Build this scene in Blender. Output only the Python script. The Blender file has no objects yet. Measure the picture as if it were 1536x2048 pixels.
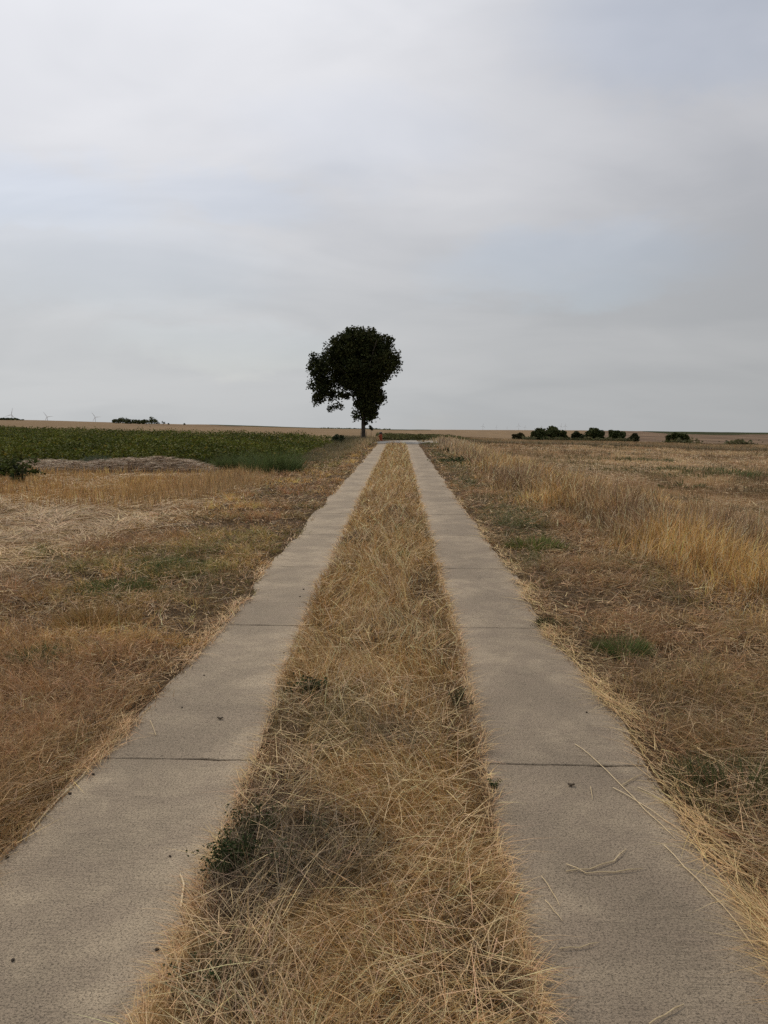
import bpy, math, random
import numpy as np
from mathutils import Vector, Matrix

random.seed(7)
rng = np.random.default_rng(11)
scene = bpy.context.scene
COL = scene.collection
R = math.radians

# ------------------------------------------------------------------ camera
F = 1538.0                       # focal length in photo pixels (1536 x 2048)
EYE = 1.67
PITCH, YAW, ROLL = 6.9, 1.15, 0.36
cam_data = bpy.data.cameras.new('camera')
cam = bpy.data.objects.new('camera', cam_data)
COL.objects.link(cam)
cam_data.sensor_fit = 'VERTICAL'
cam_data.sensor_height = 34.6
cam_data.lens = 34.6 * F / 2048.0
cam_data.clip_start = 0.05
cam_data.clip_end = 60000.0
CAMM = (Matrix.Translation((0, 0, EYE)) @ Matrix.Rotation(R(YAW), 4, 'Z')
        @ Matrix.Rotation(R(90 - PITCH), 4, 'X') @ Matrix.Rotation(R(ROLL), 4, 'Z'))
cam.matrix_world = CAMM
scene.camera = cam


def ray(px, py):
    v = Vector(((px - 768) / F, -(py - 1024) / F, -1.0))
    return (CAMM.to_3x3() @ v).normalized()


def gp(px, py, z=0.02):
    """ground point seen at a photo pixel"""
    d = ray(px, py)
    t = (z - EYE) / d.z
    return Vector((d.x * t, d.y * t, z))


def px_at(px, py, dist):
    """the point at northing dist seen at a photo pixel"""
    d = ray(px, py)
    t = dist / d.y
    return Vector((d.x * t, dist, EYE + d.z * t))


# ------------------------------------------------------------------ light
SUN_AZ, SUN_EL = -34.0, 47.0     # to the left of the track, ahead of the camera
sun_dir = Vector((math.sin(R(SUN_AZ)) * math.cos(R(SUN_EL)), math.cos(R(SUN_AZ)) * math.cos(R(SUN_EL)), math.sin(R(SUN_EL))))
sd = bpy.data.lights.new('sun', 'SUN')
sun = bpy.data.objects.new('sun', sd)
COL.objects.link(sun)
sd.energy = 1.5
sd.angle = R(10)
sd.color = (1.0, 0.87, 0.70)
sun.rotation_euler = (-sun_dir).to_track_quat('-Z', 'Y').to_euler()
sun.location = (-20, 30, 40)

world = bpy.data.worlds.new('World')
scene.world = world
world.use_nodes = True
wt = world.node_tree
wt.nodes.clear()


class NT:
    """tiny helper for node trees"""

    def __init__(self, tree):
        self.t = tree

    def n(self, kind, ins=None, **props):
        nd = self.t.nodes.new(kind)
        for k, v in props.items():
            setattr(nd, k, v)
        for k, v in (ins or {}).items():
            if isinstance(v, bpy.types.NodeSocket):
                self.t.links.new(v, nd.inputs[k])
            else:
                nd.inputs[k].default_value = v
        return nd

    def math(self, op, a, b=0.0, c=0.0, clamp=False):
        return self.n('ShaderNodeMath', {0: a, 1: b, 2: c}, operation=op, use_clamp=clamp).outputs[0]

    def vmath(self, op, a, b=(0, 0, 0)):
        nd = self.n('ShaderNodeVectorMath', {0: a, 1: b}, operation=op)
        return nd.outputs['Value'] if op in ('DOT_PRODUCT', 'LENGTH') else nd.outputs[0]

    def mix(self, f, a, b, blend='MIX'):
        nd = self.n('ShaderNodeMix', data_type='RGBA', blend_type=blend)
        for i, v in ((0, f), (6, a), (7, b)):
            if isinstance(v, bpy.types.NodeSocket):
                self.t.links.new(v, nd.inputs[i])
            elif i == 0:
                nd.inputs[i].default_value = v
            else:
                nd.inputs[i].default_value = (*v, 1) if len(v) == 3 else v
        return nd.outputs[2]

    def noise(self, vec, scale, detail=4, rough=0.55, out=0, dist=0.0):
        nd = self.n('ShaderNodeTexNoise', {'Vector': vec, 'Scale': scale, 'Detail': detail, 'Roughness': rough, 'Distortion': dist})
        return nd.outputs[out]

    def ramp(self, f, lo, hi, smooth=True):
        nd = self.n('ShaderNodeMapRange', {0: f, 1: lo, 2: hi, 3: 0.0, 4: 1.0})
        nd.interpolation_type = 'SMOOTHSTEP' if smooth else 'LINEAR'
        return nd.outputs[0]


W = NT(wt)
gen = W.n('ShaderNodeTexCoord').outputs['Generated']
sky = W.n('ShaderNodeTexSky', sky_type='NISHITA', sun_disc=False, sun_elevation=R(SUN_EL), sun_rotation=R(SUN_AZ) % (2 * math.pi))
sep = W.n('ShaderNodeSeparateXYZ', {0: gen})
zz = W.math('MAXIMUM', sep.outputs[2], 0.0)
zden = W.math('ADD', zz, 0.30)
cx = W.math('DIVIDE', sep.outputs[0], zden)
cy = W.math('DIVIDE', sep.outputs[1], zden)
plane = W.n('ShaderNodeCombineXYZ', {0: cx, 1: cy, 2: 0.0}).outputs[0]
# sheets of cloud drift from the lower left to the upper right
mp = W.n('ShaderNodeMapping', {0: plane, 1: (3.1, 1.7, 0), 2: (0, 0, R(-32)), 3: (0.6, 1.0, 1)}).outputs[0]
n1 = W.noise(mp, 1.25, 5, 0.48, dist=0.8)
n2 = W.noise(mp, 3.6, 4, 0.5, dist=0.6)
cl = W.math('ADD', W.math('MULTIPLY', n1, 0.72), W.math('MULTIPLY', n2, 0.28))
thick = W.ramp(cl, 0.34, 0.66)
# overcast: the cloud glows where the sun stands behind it and is duller away from it
sdot = W.vmath('DOT_PRODUCT', gen, tuple(sun_dir))
glow = W.math('POWER', W.math('MAXIMUM', W.math('MULTIPLY_ADD', sdot, 0.5, 0.5), 0.0), 4.0)
c_dark = (0.490, 0.505, 0.545)
c_light = (0.655, 0.660, 0.690)
cloud = W.mix(thick, c_dark, c_light)
hz = W.ramp(zz, 0.0, 0.34)
cloud = W.mix(hz, W.mix(0.62, cloud, (0.520, 0.535, 0.525)), cloud)
gain = W.math('MULTIPLY_ADD', glow, 0.80, 0.475)
# an overcast sky keeps brightening towards the zenith, as it does up the picture
gain = W.math('MULTIPLY', gain, W.math('MULTIPLY_ADD', W.math('MAXIMUM', W.math('SUBTRACT', zz, 0.40), 0.0), 0.95, 1.0))
cloud = W.mix(1.0, cloud, W.n('ShaderNodeCombineXYZ', {0: gain, 1: gain, 2: gain}).outputs[0], 'MULTIPLY')
# thin places where the blue looks through
warp = W.vmath('ADD', gen, W.n('ShaderNodeVectorMath', {0: W.vmath('SUBTRACT', W.noise(W.n('ShaderNodeMapping', {0: gen, 3: (0.7, 0.7, 1.7)}).outputs[0], 8.0, 6, 0.62, out=1), (0.5, 0.5, 0.5)), 'Scale': 0.14}, operation='SCALE').outputs[0])
gap = None
for (gx, gy, wx, wy, amt) in ((40, 405, 0.15, 0.044, 0.80), (1130, 530, 0.15, 0.040, 0.62), (1420, 40, 0.16, 0.06, 0.7),
                              (430, 395, 0.11, 0.025, 0.55), (740, 270, 0.13, 0.05, 0.35), (480, 690, 0.14, 0.03, 0.35), (200, 520, 0.2, 0.05, 0.35)):
    c = ray(gx, gy)
    r_ = c.cross(Vector((0, 0, 1))).normalized()
    u_ = r_.cross(c)
    a = W.math('DIVIDE', W.vmath('DOT_PRODUCT', warp, tuple(r_)), wx)
    b = W.math('DIVIDE', W.math('SUBTRACT', W.vmath('DOT_PRODUCT', warp, tuple(u_)), 0.0), wy)
    rr = W.math('ADD', W.math('MULTIPLY', a, a), W.math('MULTIPLY', b, b))
    g = W.math('MULTIPLY', W.math('SUBTRACT', 1.0, W.ramp(rr, 0.0, 2.2)), amt)
    g = W.math('MULTIPLY', g, W.math('GREATER_THAN', W.vmath('DOT_PRODUCT', gen, tuple(c)), 0.0))
    gap = g if gap is None else W.math('MAXIMUM', gap, g)
gap = W.math('MAXIMUM', gap, W.math('MULTIPLY', W.ramp(W.noise(mp, 0.7, 5, 0.55), 0.58, 0.72), 0.35))
ten = W.mix(1.0, cloud, (10, 10, 10), 'MULTIPLY')      # the background below runs at 0.1
ten.node.clamp_result = False
thin = W.mix(0.42, ten, sky.outputs[0])
gapc = W.mix(W.math('MULTIPLY', gap, 0.70, clamp=True), ten, thin)
bg = W.n('ShaderNodeBackground', {'Color': gapc, 'Strength': 0.1})
W.n('ShaderNodeOutputWorld', {'Surface': bg.outputs[0]})

vs = scene.view_settings
vs.view_transform = 'Standard'
vs.look = 'None'
vs.exposure = 0.20
vs.gamma = 1.0
vs.use_curve_mapping = False
scene.cycles.max_bounces = 6
scene.cycles.diffuse_bounces = 3
scene.cycles.glossy_bounces = 2
scene.cycles.transmission_bounces = 3
scene.cycles.volume_bounces = 0
scene.cycles.use_denoising = False


# ------------------------------------------------------------------ small maths
def hsh(i, j, s):
    h = (i.astype(np.int64) * 374761393 + j.astype(np.int64) * 668265263 + s * 1442695041) & 0x7fffffff
    h = ((h ^ (h >> 13)) * 1274126177) & 0x7fffffff
    return ((h ^ (h >> 16)) & 0xffff) / 65535.0


def vnoise(x, y, s=0):
    x = np.asarray(x, float); y = np.asarray(y, float)
    x, y = np.broadcast_arrays(x, y)
    i = np.floor(x); j = np.floor(y)
    fx = x - i; fy = y - j
    fx = fx * fx * (3 - 2 * fx); fy = fy * fy * (3 - 2 * fy)
    i = i.astype(np.int64); j = j.astype(np.int64)
    a = hsh(i, j, s); b = hsh(i + 1, j, s); c = hsh(i, j + 1, s); d = hsh(i + 1, j + 1, s)
    return (a + (b - a) * fx) * (1 - fy) + (c + (d - c) * fx) * fy


def fbm(x, y, s=0, o=3):
    v = 0; a = 0.5; tot = 0
    for k in range(o):
        v = v + a * vnoise(np.asarray(x) * 2 ** k, np.asarray(y) * 2 ** k, s + k * 17)
        tot += a; a *= 0.5
    return v / tot


def sm(a, b, v):
    t = np.clip((np.asarray(v, float) - a) / (b - a), 0, 1)
    return t * t * (3 - 2 * t)


def mixc(c1, c2, f):
    f = np.asarray(f, float)[..., None]
    return np.asarray(c1, float) * (1 - f) + np.asarray(c2, float) * f


# ------------------------------------------------------------------ terrain
TD = np.array([20, 40, 62, 100, 160, 250, 500, 1000, 2000, 3200, 9000.0])
TP = np.array([-900, 0, 400, 700, 800, 900, 1100, 1536, 2100.0])
# drop below the level eye line, in photo pixels, per column
TS = np.array([
    [128.4, 64.2, 41.4, 26.0, 17.0, 14.0, 11.0, 8.0, 5.5, 16, 24],
    [128.4, 64.2, 41.4, 26.0, 17.5, 14.5, 11.5, 8.5, 6.3, 16, 24],
    [128.4, 64.2, 41.4, 27.5, 19.5, 17.5, 15.5, 14.3, 13.2, 20, 26],
    [128.4, 64.2, 41.4, 34.0, 28.0, 25.0, 22.0, 20.3, 19.2, 24, 28],
    [128.4, 64.2, 41.6, 37.5, 33.0, 29.0, 25.0, 22.5, 20.7, 25, 28],
    [128.4, 64.9, 43.0, 39.5, 36.0, 32.0, 26.5, 23.0, 20.5, 25, 28],
    [128.4, 66.5, 46.5, 44.0, 42.0, 40.0, 32.0, 25.5, 20.0, 25, 28],
    [128.4, 72.0, 57.0, 50.5, 47.0, 44.5, 36.0, 29.0, 22.0, 26, 30],
    [128.4, 72.0, 57.0, 50.5, 47.0, 44.5, 36.0, 29.0, 23.0, 26, 30]])
TZ = EYE - TS / F * TD[None, :]
TZ[:, 0] = 0.0
LTD = np.log(TD)


def terrain(x, y):
    x = np.asarray(x, float); y = np.asarray(y, float)
    yy = np.maximum(y, 20.0)
    p = np.clip(799 + F * x / np.maximum(yy, 1), TP[0], TP[-1] - 1e-6)
    k = np.clip(np.searchsorted(TP, p, 'right') - 1, 0, len(TP) - 2)
    f = (p - TP[k]) / (TP[k + 1] - TP[k])
    f = f * f * (3 - 2 * f)
    ld = np.clip(np.log(yy), LTD[0], LTD[-1] - 1e-9)
    j = np.clip(np.searchsorted(LTD, ld, 'right') - 1, 0, len(TD) - 2)
    g = (ld - LTD[j]) / (LTD[j + 1] - LTD[j])
    z0 = TZ[k, j] * (1 - g) + TZ[k, j + 1] * g
    z1 = TZ[k + 1, j] * (1 - g) + TZ[k + 1, j + 1] * g
    return np.where(y <= 20, 0.0, z0 * (1 - f) + z1 * f)


def tz(x, y):
    return float(terrain(np.array([x]), np.array([y]))[0])


# ------------------------------------------------------------------ objects
def tag(o, label=None, cat=None, group=None, kind=None):
    for k, v in (('label', label), ('category', cat), ('group', group), ('kind', kind)):
        if v:
            o[k] = v
    return o


def mesh_np(name, V, T, cols=None, mats=(), smooth=False, mat_idx=None):
    """triangle or quad mesh from numpy arrays"""
    V = np.ascontiguousarray(V, dtype=np.float32); T = np.ascontiguousarray(T, dtype=np.int32)
    me = bpy.data.meshes.new(name)
    n, k = T.shape
    me.vertices.add(len(V)); me.vertices.foreach_set('co', V.ravel())
    me.loops.add(n * k); me.loops.foreach_set('vertex_index', T.ravel())
    me.polygons.add(n)
    me.polygons.foreach_set('loop_start', np.arange(0, n * k, k, dtype=np.int32))
    me.polygons.foreach_set('loop_total', np.full(n, k, dtype=np.int32))
    me.polygons.foreach_set('use_smooth', np.full(n, bool(smooth)))
    if mat_idx is not None:
        me.polygons.foreach_set('material_index', np.ascontiguousarray(mat_idx, dtype=np.int32))
    for m in mats:
        me.materials.append(m)
    if cols is not None:
        at = me.color_attributes.new('tone', 'FLOAT_COLOR', 'POINT')
        c4 = np.ones((len(V), 4), dtype=np.float32); c4[:, :3] = cols
        at.data.foreach_set('color', c4.ravel())
    me.update(calc_edges=True)
    return me


def link(name, me, parent=None, loc=None, rz=0.0):
    o = bpy.data.objects.new(name, me)
    COL.objects.link(o)
    if parent is not None:
        o.parent = parent
    if loc is not None:
        o.location = loc
    o.rotation_euler = (0, 0, rz)
    return o


def empty(name, loc, rz=0.0):
    o = bpy.data.objects.new(name, None)
    COL.objects.link(o)
    o.location = loc
    o.rotation_euler = (0, 0, rz)
    o.empty_display_size = 0.1
    return o


class Buf:
    """collects triangles of several shapes into one mesh"""

    def __init__(self):
        self.V = []; self.T = []; self.C = []; self.n = 0

    def add(self, V, T, C=None):
        V = np.asarray(V, float); T = np.asarray(T, int)
        self.V.append(V); self.T.append(T + self.n); self.n += len(V)
        self.C.append(np.zeros((len(V), 3)) if C is None else np.broadcast_to(np.asarray(C, float), (len(V), 3)))

    def mesh(self, name, mats, cols=True, smooth=False):
        return mesh_np(name, np.vstack(self.V), np.vstack(self.T), np.vstack(self.C) if cols else None, mats, smooth)


def tube(path, radii, sides=8, cap=True):
    P = np.asarray(path, float); n = len(P)
    V = []; T = []
    up = np.array([0.13, 0.27, 0.95])
    for i in range(n):
        d = P[min(i + 1, n - 1)] - P[max(i - 1, 0)]
        d = d / (np.linalg.norm(d) + 1e-12)
        a = np.cross(d, up if abs(d @ up) < 0.95 else np.array([1.0, 0.2, 0]))
        a /= np.linalg.norm(a); b = np.cross(d, a)
        for s in range(sides):
            t = 2 * math.pi * s / sides
            V.append(P[i] + radii[i] * (math.cos(t) * a + math.sin(t) * b))
    for i in range(n - 1):
        for s in range(sides):
            a0 = i * sides + s; a1 = i * sides + (s + 1) % sides
            T += [(a0, a1, a1 + sides), (a0, a1 + sides, a0 + sides)]
    if cap:
        for e, base in ((0, 0), (n - 1, (n - 1) * sides)):
            V.append(P[e]); c = len(V) - 1
            for s in range(sides):
                q = (base + s, base + (s + 1) % sides, c)
                T.append(q if e else q[::-1])
    return np.array(V), np.array(T)


def lathe(prof, sides=16, axis_z=0):
    V = []; T = []
    n = len(prof)
    for r, z in prof:
        for s in range(sides):
            t = 2 * math.pi * s / sides
            V.append((r * math.cos(t), r * math.sin(t), z))
    for i in range(n - 1):
        for s in range(sides):
            a0 = i * sides + s; a1 = i * sides + (s + 1) % sides
            T += [(a0, a1, a1 + sides), (a0, a1 + sides, a0 + sides)]
    return np.array(V), np.array(T)


def ellipsoid(c, r, nu=12, nv=8, bump=0.0, seed=0):
    prof = []
    V = []; T = []
    for j in range(nv + 1):
        th = math.pi * j / nv
        for i in range(nu):
            ph = 2 * math.pi * i / nu
            k = 1 + bump * (random.random() - 0.5) if 0 < j < nv else 1
            V.append((c[0] + k * r[0] * math.sin(th) * math.cos(ph), c[1] + k * r[1] * math.sin(th) * math.sin(ph), c[2] + k * r[2] * math.cos(th)))
    for j in range(nv):
        for i in range(nu):
            a = j * nu + i; b = j * nu + (i + 1) % nu
            T += [(a, a + nu, b + nu), (a, b + nu, b)]
    return np.array(V), np.array(T)


# ------------------------------------------------------------------ materials
def new_mat(name):
    m = bpy.data.materials.new(name)
    m.use_nodes = True
    m.node_tree.nodes.clear()
    return m, NT(m.node_tree)


def out(N, sh, disp=None):
    o = N.n('ShaderNodeOutputMaterial', {'Surface': sh})
    return o


def blade_mat(name, trans=0.3, rough=0.6, spec=0.25, var=0.25):
    m, N = new_mat(name)
    c = N.n('ShaderNodeAttribute', attribute_name='tone').outputs['Color']
    pos = N.n('ShaderNodeNewGeometry').outputs['Position']
    v = N.noise(pos, 23.0, 2)
    g = N.math('MULTIPLY_ADD', v, var * 2, 1 - var)
    c = N.mix(1.0, c, N.n('ShaderNodeCombineXYZ', {0: g, 1: g, 2: g}).outputs[0], 'MULTIPLY')
    p = N.n('ShaderNodeBsdfPrincipled', {'Base Color': c, 'Roughness': rough, 'Specular IOR Level': spec})
    t = N.n('ShaderNodeBsdfTranslucent', {'Color': c})
    mx = N.n('ShaderNodeMixShader', {0: trans, 1: p.outputs[0], 2: t.outputs[0]})
    out(N, mx.outputs[0])
    return m


M_GRASS = blade_mat('dry_grass_blades', 0.25, 0.55, 0.25)
M_LEAF = blade_mat('green_leaves', 0.22, 0.65, 0.08)
M_TREELEAF = blade_mat('tree_leaves', 0.10, 0.65, 0.06)


def plain_mat(name, c1, c2, scale, rough=0.8, bump=0.3, bscale=None, metallic=0.0, detail=5):
    m, N = new_mat(name)
    pos = N.n('ShaderNodeTexCoord').outputs['Object']
    n = N.noise(pos, scale, detail, 0.6)
    c = N.mix(N.ramp(n, 0.3, 0.7), c1, c2)
    p = N.n('ShaderNodeBsdfPrincipled', {'Base Color': c, 'Roughness': rough, 'Metallic': metallic})
    if bump:
        bn = N.n('ShaderNodeBump', {'Strength': bump, 'Distance': 0.02, 'Height': N.noise(pos, bscale or scale * 3, 4, 0.6)})
        N.t.links.new(bn.outputs[0], p.inputs['Normal'])
    out(N, p.outputs[0])
    return m


def soil_mat(name, c1, c2, c3):
    m, N = new_mat(name)
    pos = N.n('ShaderNodeNewGeometry').outputs['Position']
    a = N.ramp(N.noise(pos, 1.3, 5, 0.6), 0.35, 0.65)
    st = N.n('ShaderNodeMapping', {0: pos, 2: (0, 0, 0.6), 3: (60, 14, 20)}).outputs[0]
    b = N.ramp(N.noise(st, 1.0, 5, 0.7, dist=1.5), 0.38, 0.62)
    st2 = N.n('ShaderNodeMapping', {0: pos, 2: (0, 0, -0.9), 3: (75, 17, 20)}).outputs[0]
    b2 = N.ramp(N.noise(st2, 1.0, 4, 0.7, dist=1.5), 0.40, 0.62)
    c = N.mix(a, c1, c2)
    c = N.mix(N.math('MULTIPLY', N.math('MAXIMUM', b, b2), 0.6), c, c3)
    c = N.mix(N.math('MULTIPLY', N.ramp(N.noise(pos, 46, 3, 0.7), 0.52, 0.75), 0.55), c, tuple(v * 0.5 for v in c1))
    p = N.n('ShaderNodeBsdfPrincipled', {'Base Color': c, 'Roughness': 0.95, 'Specular IOR Level': 0.1})
    bn = N.n('ShaderNodeBump', {'Strength': 0.8, 'Distance': 0.03, 'Height': N.math('ADD', b, N.math('MULTIPLY', N.noise(pos, 30, 5, 0.7), 1.5))})
    N.t.links.new(bn.outputs[0], p.inputs['Normal'])
    out(N, p.outputs[0])
    return m


M_SOIL = soil_mat('thatched_soil', (0.055, 0.035, 0.02), (0.10, 0.06, 0.031), (0.17, 0.108, 0.05))
M_BED = soil_mat('bare_earth', (0.05, 0.036, 0.024), (0.08, 0.058, 0.038), (0.09, 0.065, 0.04))


def field_mat(name, c1, c2, c3, furrow=0.0, ang=0.0, period=4.0, fine=0.35):
    """a far field: earth or stubble, combine-harvester rows and mottling"""
    m, N = new_mat(name)
    pos = N.n('ShaderNodeNewGeometry').outputs['Position']
    big = N.ramp(N.noise(pos, 0.012, 4, 0.6), 0.35, 0.65)
    mid = N.ramp(N.noise(pos, fine, 5, 0.65), 0.35, 0.68)
    c = N.mix(big, c1, c2)
    c = N.mix(N.math('MULTIPLY', mid, 0.55), c, c3)
    if furrow:
        wv = N.n('ShaderNodeMapping', {0: pos, 2: (0, 0, ang), 3: (1 / period, 0.004, 0)}).outputs[0]
        f = N.ramp(N.noise(wv, 1.0, 3, 0.5, dist=0.3), 0.42, 0.60)
        c = N.mix(N.math('MULTIPLY', f, furrow), c, tuple(v * 0.5 for v in c1))
    p = N.n('ShaderNodeBsdfPrincipled', {'Base Color': c, 'Roughness': 1.0, 'Specular IOR Level': 0.05})
    bn = N.n('ShaderNodeBump', {'Strength': 0.7, 'Distance': 0.12, 'Height': N.noise(pos, fine * 8, 5, 0.7)})
    N.t.links.new(bn.outputs[0], p.inputs['Normal'])
    out(N, p.outputs[0])
    return m


def concrete_mat(name, tint):
    m, N = new_mat(name)
    pos = N.n('ShaderNodeNewGeometry').outputs['Position']
    rnd = N.n('ShaderNodeObjectInfo').outputs['Random']
    big = N.ramp(N.noise(pos, 1.1, 5, 0.6, dist=0.5), 0.38, 0.62)
    mid = N.ramp(N.noise(pos, 5.5, 5, 0.65, dist=0.4), 0.36, 0.66)
    lt = tuple(a * b for a, b in zip((0.425, 0.362, 0.280), tint))
    dk = tuple(a * b for a, b in zip((0.262, 0.222, 0.175), tint))
    c = N.mix(big, dk, lt)
    c = N.mix(N.math('MULTIPLY', mid, 0.8), c, tuple(a * b for a, b in zip((0.30, 0.25, 0.20), tint)))
    g = N.math('MULTIPLY_ADD', rnd, 0.03, 0.985)
    c = N.mix(1.0, c, N.n('ShaderNodeCombineXYZ', {0: g, 1: g, 2: g}).outputs[0], 'MULTIPLY')
    # wheels keep the middle of the track dark, dust gathers towards its edges
    ob = N.n('ShaderNodeSeparateXYZ', {0: N.n('ShaderNodeTexCoord').outputs['Object']}).outputs[0]
    off = N.math('ADD', N.math('SUBTRACT', ob, 0.47), N.math('MULTIPLY', N.math('SUBTRACT', N.noise(pos, 2.1, 3), 0.5), 0.35))
    wp_ = N.math('SUBTRACT', 1.0, N.ramp(N.math('ABSOLUTE', off), 0.10, 0.36))
    c = N.mix(N.math('MULTIPLY', wp_, 0.22), c, tuple(v * 0.62 for v in dk))
    # broom strokes run across the track
    br = N.noise(N.n('ShaderNodeMapping', {0: pos, 3: (5, 150, 1)}).outputs[0], 1.0, 4, 0.65)
    brm = N.ramp(br, 0.5, 0.68)
    brw = N.math('MULTIPLY', brm, N.ramp(N.noise(pos, 2.3, 4, 0.6), 0.36, 0.62))
    c = N.mix(N.math('MULTIPLY', brw, 0.30), c, tuple(v * 0.45 for v in dk))
    # worn aggregate: dark pits and pale grains
    sp = N.noise(N.n('ShaderNodeMapping', {0: pos, 3: (0.8, 1, 1)}).outputs[0], 150, 5, 0.85)
    pits = N.math('MULTIPLY', N.ramp(sp, 0.51, 0.67), 0.80)
    c = N.mix(pits, c, tuple(v * 0.34 for v in dk))
    gr = N.math('MULTIPLY', N.ramp(N.noise(pos, 150, 3, 0.8), 0.57, 0.72), 0.6)
    c = N.mix(gr, c, tuple(min(v * 1.45, 0.62) for v in lt))
    vo = N.n('ShaderNodeTexVoronoi', {'Vector': pos, 'Scale': 9.0})
    rad = N.math('ADD', vo.outputs['Distance'], N.math('MULTIPLY', N.noise(pos, 60, 3), 0.12))
    holes = N.math('SUBTRACT', 1.0, N.ramp(rad, 0.085, 0.125))
    holes = N.math('MULTIPLY', holes, N.math('GREATER_THAN', N.n('ShaderNodeSeparateColor', {0: vo.outputs['Color']}).outputs[0], 0.55))
    c = N.mix(N.math('MULTIPLY', holes, 0.65), c, tuple(v * 0.3 for v in dk))
    # a few old stains
    stn = N.math('MULTIPLY', N.ramp(N.noise(pos, 3.3, 6, 0.7, dist=1.0), 0.60, 0.72), 0.45)
    c = N.mix(stn, c, tuple(v * 0.5 for v in dk))
    p = N.n('ShaderNodeBsdfPrincipled', {'Base Color': c, 'Roughness': 0.88, 'Specular IOR Level': 0.25})
    h = N.math('SUBTRACT', N.math('MULTIPLY', gr, 0.5), N.math('ADD', pits, N.math('ADD', N.math('MULTIPLY', brw, 0.5), N.math('MULTIPLY', holes, 2.0))))
    bn = N.n('ShaderNodeBump', {'Strength': 0.8, 'Distance': 0.0045, 'Height': N.math('ADD', h, N.math('ADD', N.math('MULTIPLY', N.noise(pos, 70, 5, 0.75), 2.2), N.math('MULTIPLY', N.noise(pos, 17, 3, 0.6), 2.0)))})
    N.t.links.new(bn.outputs[0], p.inputs['Normal'])
    out(N, p.outputs[0])
    return m


M_CONC_A = concrete_mat('weathered_concrete', (1.03, 0.985, 0.90))
M_CONC_B = concrete_mat('weathered_concrete_dark', (0.93, 0.885, 0.81))
M_ASPHALT = plain_mat('pale_asphalt', (0.27, 0.245, 0.205), (0.33, 0.30, 0.255), 0.6, 0.9, 0.3, 40)
M_BARK = plain_mat('bark', (0.035, 0.028, 0.022), (0.07, 0.055, 0.042), 6, 0.95, 1.0, 18)
M_FARBARK = plain_mat('far_bark', (0.05, 0.042, 0.035), (0.08, 0.065, 0.05), 3, 0.95, 0.0)
M_WHITE = plain_mat('turbine_paint', (0.55, 0.56, 0.57), (0.60, 0.61, 0.62), 0.4, 0.5, 0.0)
M_RED = plain_mat('orange_red_paint', (0.36, 0.065, 0.02), (0.45, 0.10, 0.035), 8, 0.55, 0.1)
M_DARKMETAL = plain_mat('dark_cast_cap', (0.03, 0.025, 0.022), (0.05, 0.04, 0.03), 10, 0.6, 0.2)
M_STAKE = plain_mat('weathered_wood', (0.28, 0.20, 0.12), (0.40, 0.29, 0.18), 14, 0.9, 0.4)
M_CLOD = plain_mat('dry_clod', (0.045, 0.032, 0.022), (0.08, 0.06, 0.042), 60, 0.95, 0.6, 140)
M_STRAW = plain_mat('straw_stalk', (0.46, 0.35, 0.19), (0.58, 0.46, 0.27), 30, 0.5, 0.0)

# ------------------------------------------------------------------ the ground, tiled into fields
rows = np.concatenate([np.linspace(-22, -2, 11), np.linspace(-1.5, 20, 87), 20 * np.exp(np.linspace(0.006, math.log(2000 / 20), 420)),
                       2000 * np.exp(np.linspace(0.03, math.log(10000 / 2000.0), 40))])
tcols = np.concatenate([-np.geomspace(4.0, 0.72, 26)[:-1], np.linspace(-0.72, 0.68, 460), np.geomspace(0.68, 4.0, 26)[1:]])
XX = tcols[None, :] * (rows[:, None] + 25.0)
YY = np.repeat(rows[:, None], len(tcols), 1)
ZZ = terrain(XX, YY)
ZZ += np.where((YY < 200) & (np.abs(XX + 0.15) > 2.2), (fbm(XX * 1.4, YY * 1.4, 5) - 0.5) * 0.05, 0)
ZZ += np.where(YY > 60, (fbm(XX * 0.02 + 9, YY * 0.02, 8) - 0.5) * np.clip(YY / 900, 0, 1) * 0.9, 0)
nr, nc = XX.shape
GV = np.stack([XX, YY, ZZ], -1).reshape(-1, 3)
ii, jj = np.meshgrid(np.arange(nr - 1), np.arange(nc - 1), indexing='ij')
a = (ii * nc + jj)
Q = np.stack([a, a + 1, a + nc + 1, a + nc], -1)
fx = (XX[:-1, :-1] + XX[1:, 1:]) / 2; fy = (YY[:-1, :-1] + YY[1:, 1:]) / 2
fp = 799 + F * fx / np.maximum(fy, 1)                 # which way it lies
Z = np.zeros(fx.shape, int)                           # 0 verge ground
wob = (fbm(fx * 0.05, fy * 0.05, 3) - 0.5)
Z[(fx > 5.0 + wob * 1.2) & (fy > 4)] = 1              # stubble field on the right
Z[(fx < -3.7 + wob * 0.8) & (fy > 3)] = 2             # straw covered ground on the left
back = 54 - 0.83 * (fx + 4)                           # far edge of the crop
Z[(fx < -4.2) & (fy > 26.5) & (fy < back)] = 3        # under the crop
far = (fy > 62) & (fx > -4) | (fy > back) & (fx <= -4)
Z[far & (fp < 815)] = 4                               # pale fields behind the crop
Z[far & (fp >= 815) & (fp < 1120)] = 5
Z[(fy > 64) & (fy < 104) & (fx > -3) & (fp < 905)] = 3
edge = np.interp(fp, [800, 880, 960, 1060, 1200, 1330, 1536, 2200], [62, 70, 130, 225, 262, 230, 150, 120])
Z[(fy > edge) & (fp > 880)] = 6                       # ploughed slope on the right
Z[(fy <= edge) & (fp > 880) & (fx > 5)] = 1
diag = (fp > 815 + (fy - 250) * 0.02) & (fy > 230) & (fp < 1180)
Z[diag & (fy > edge)] = 5
Z[(fy > edge) & (fy < edge * 1.07) & (fp > 1000)] = 3   # green margin below the hedgerow trees
Z[(fp > 1280) & (fy > np.interp(fp, [1280, 1330, 1420, 1536], [1800, 1250, 1150, 1500])) & (fy < 2100)] = 3
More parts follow.
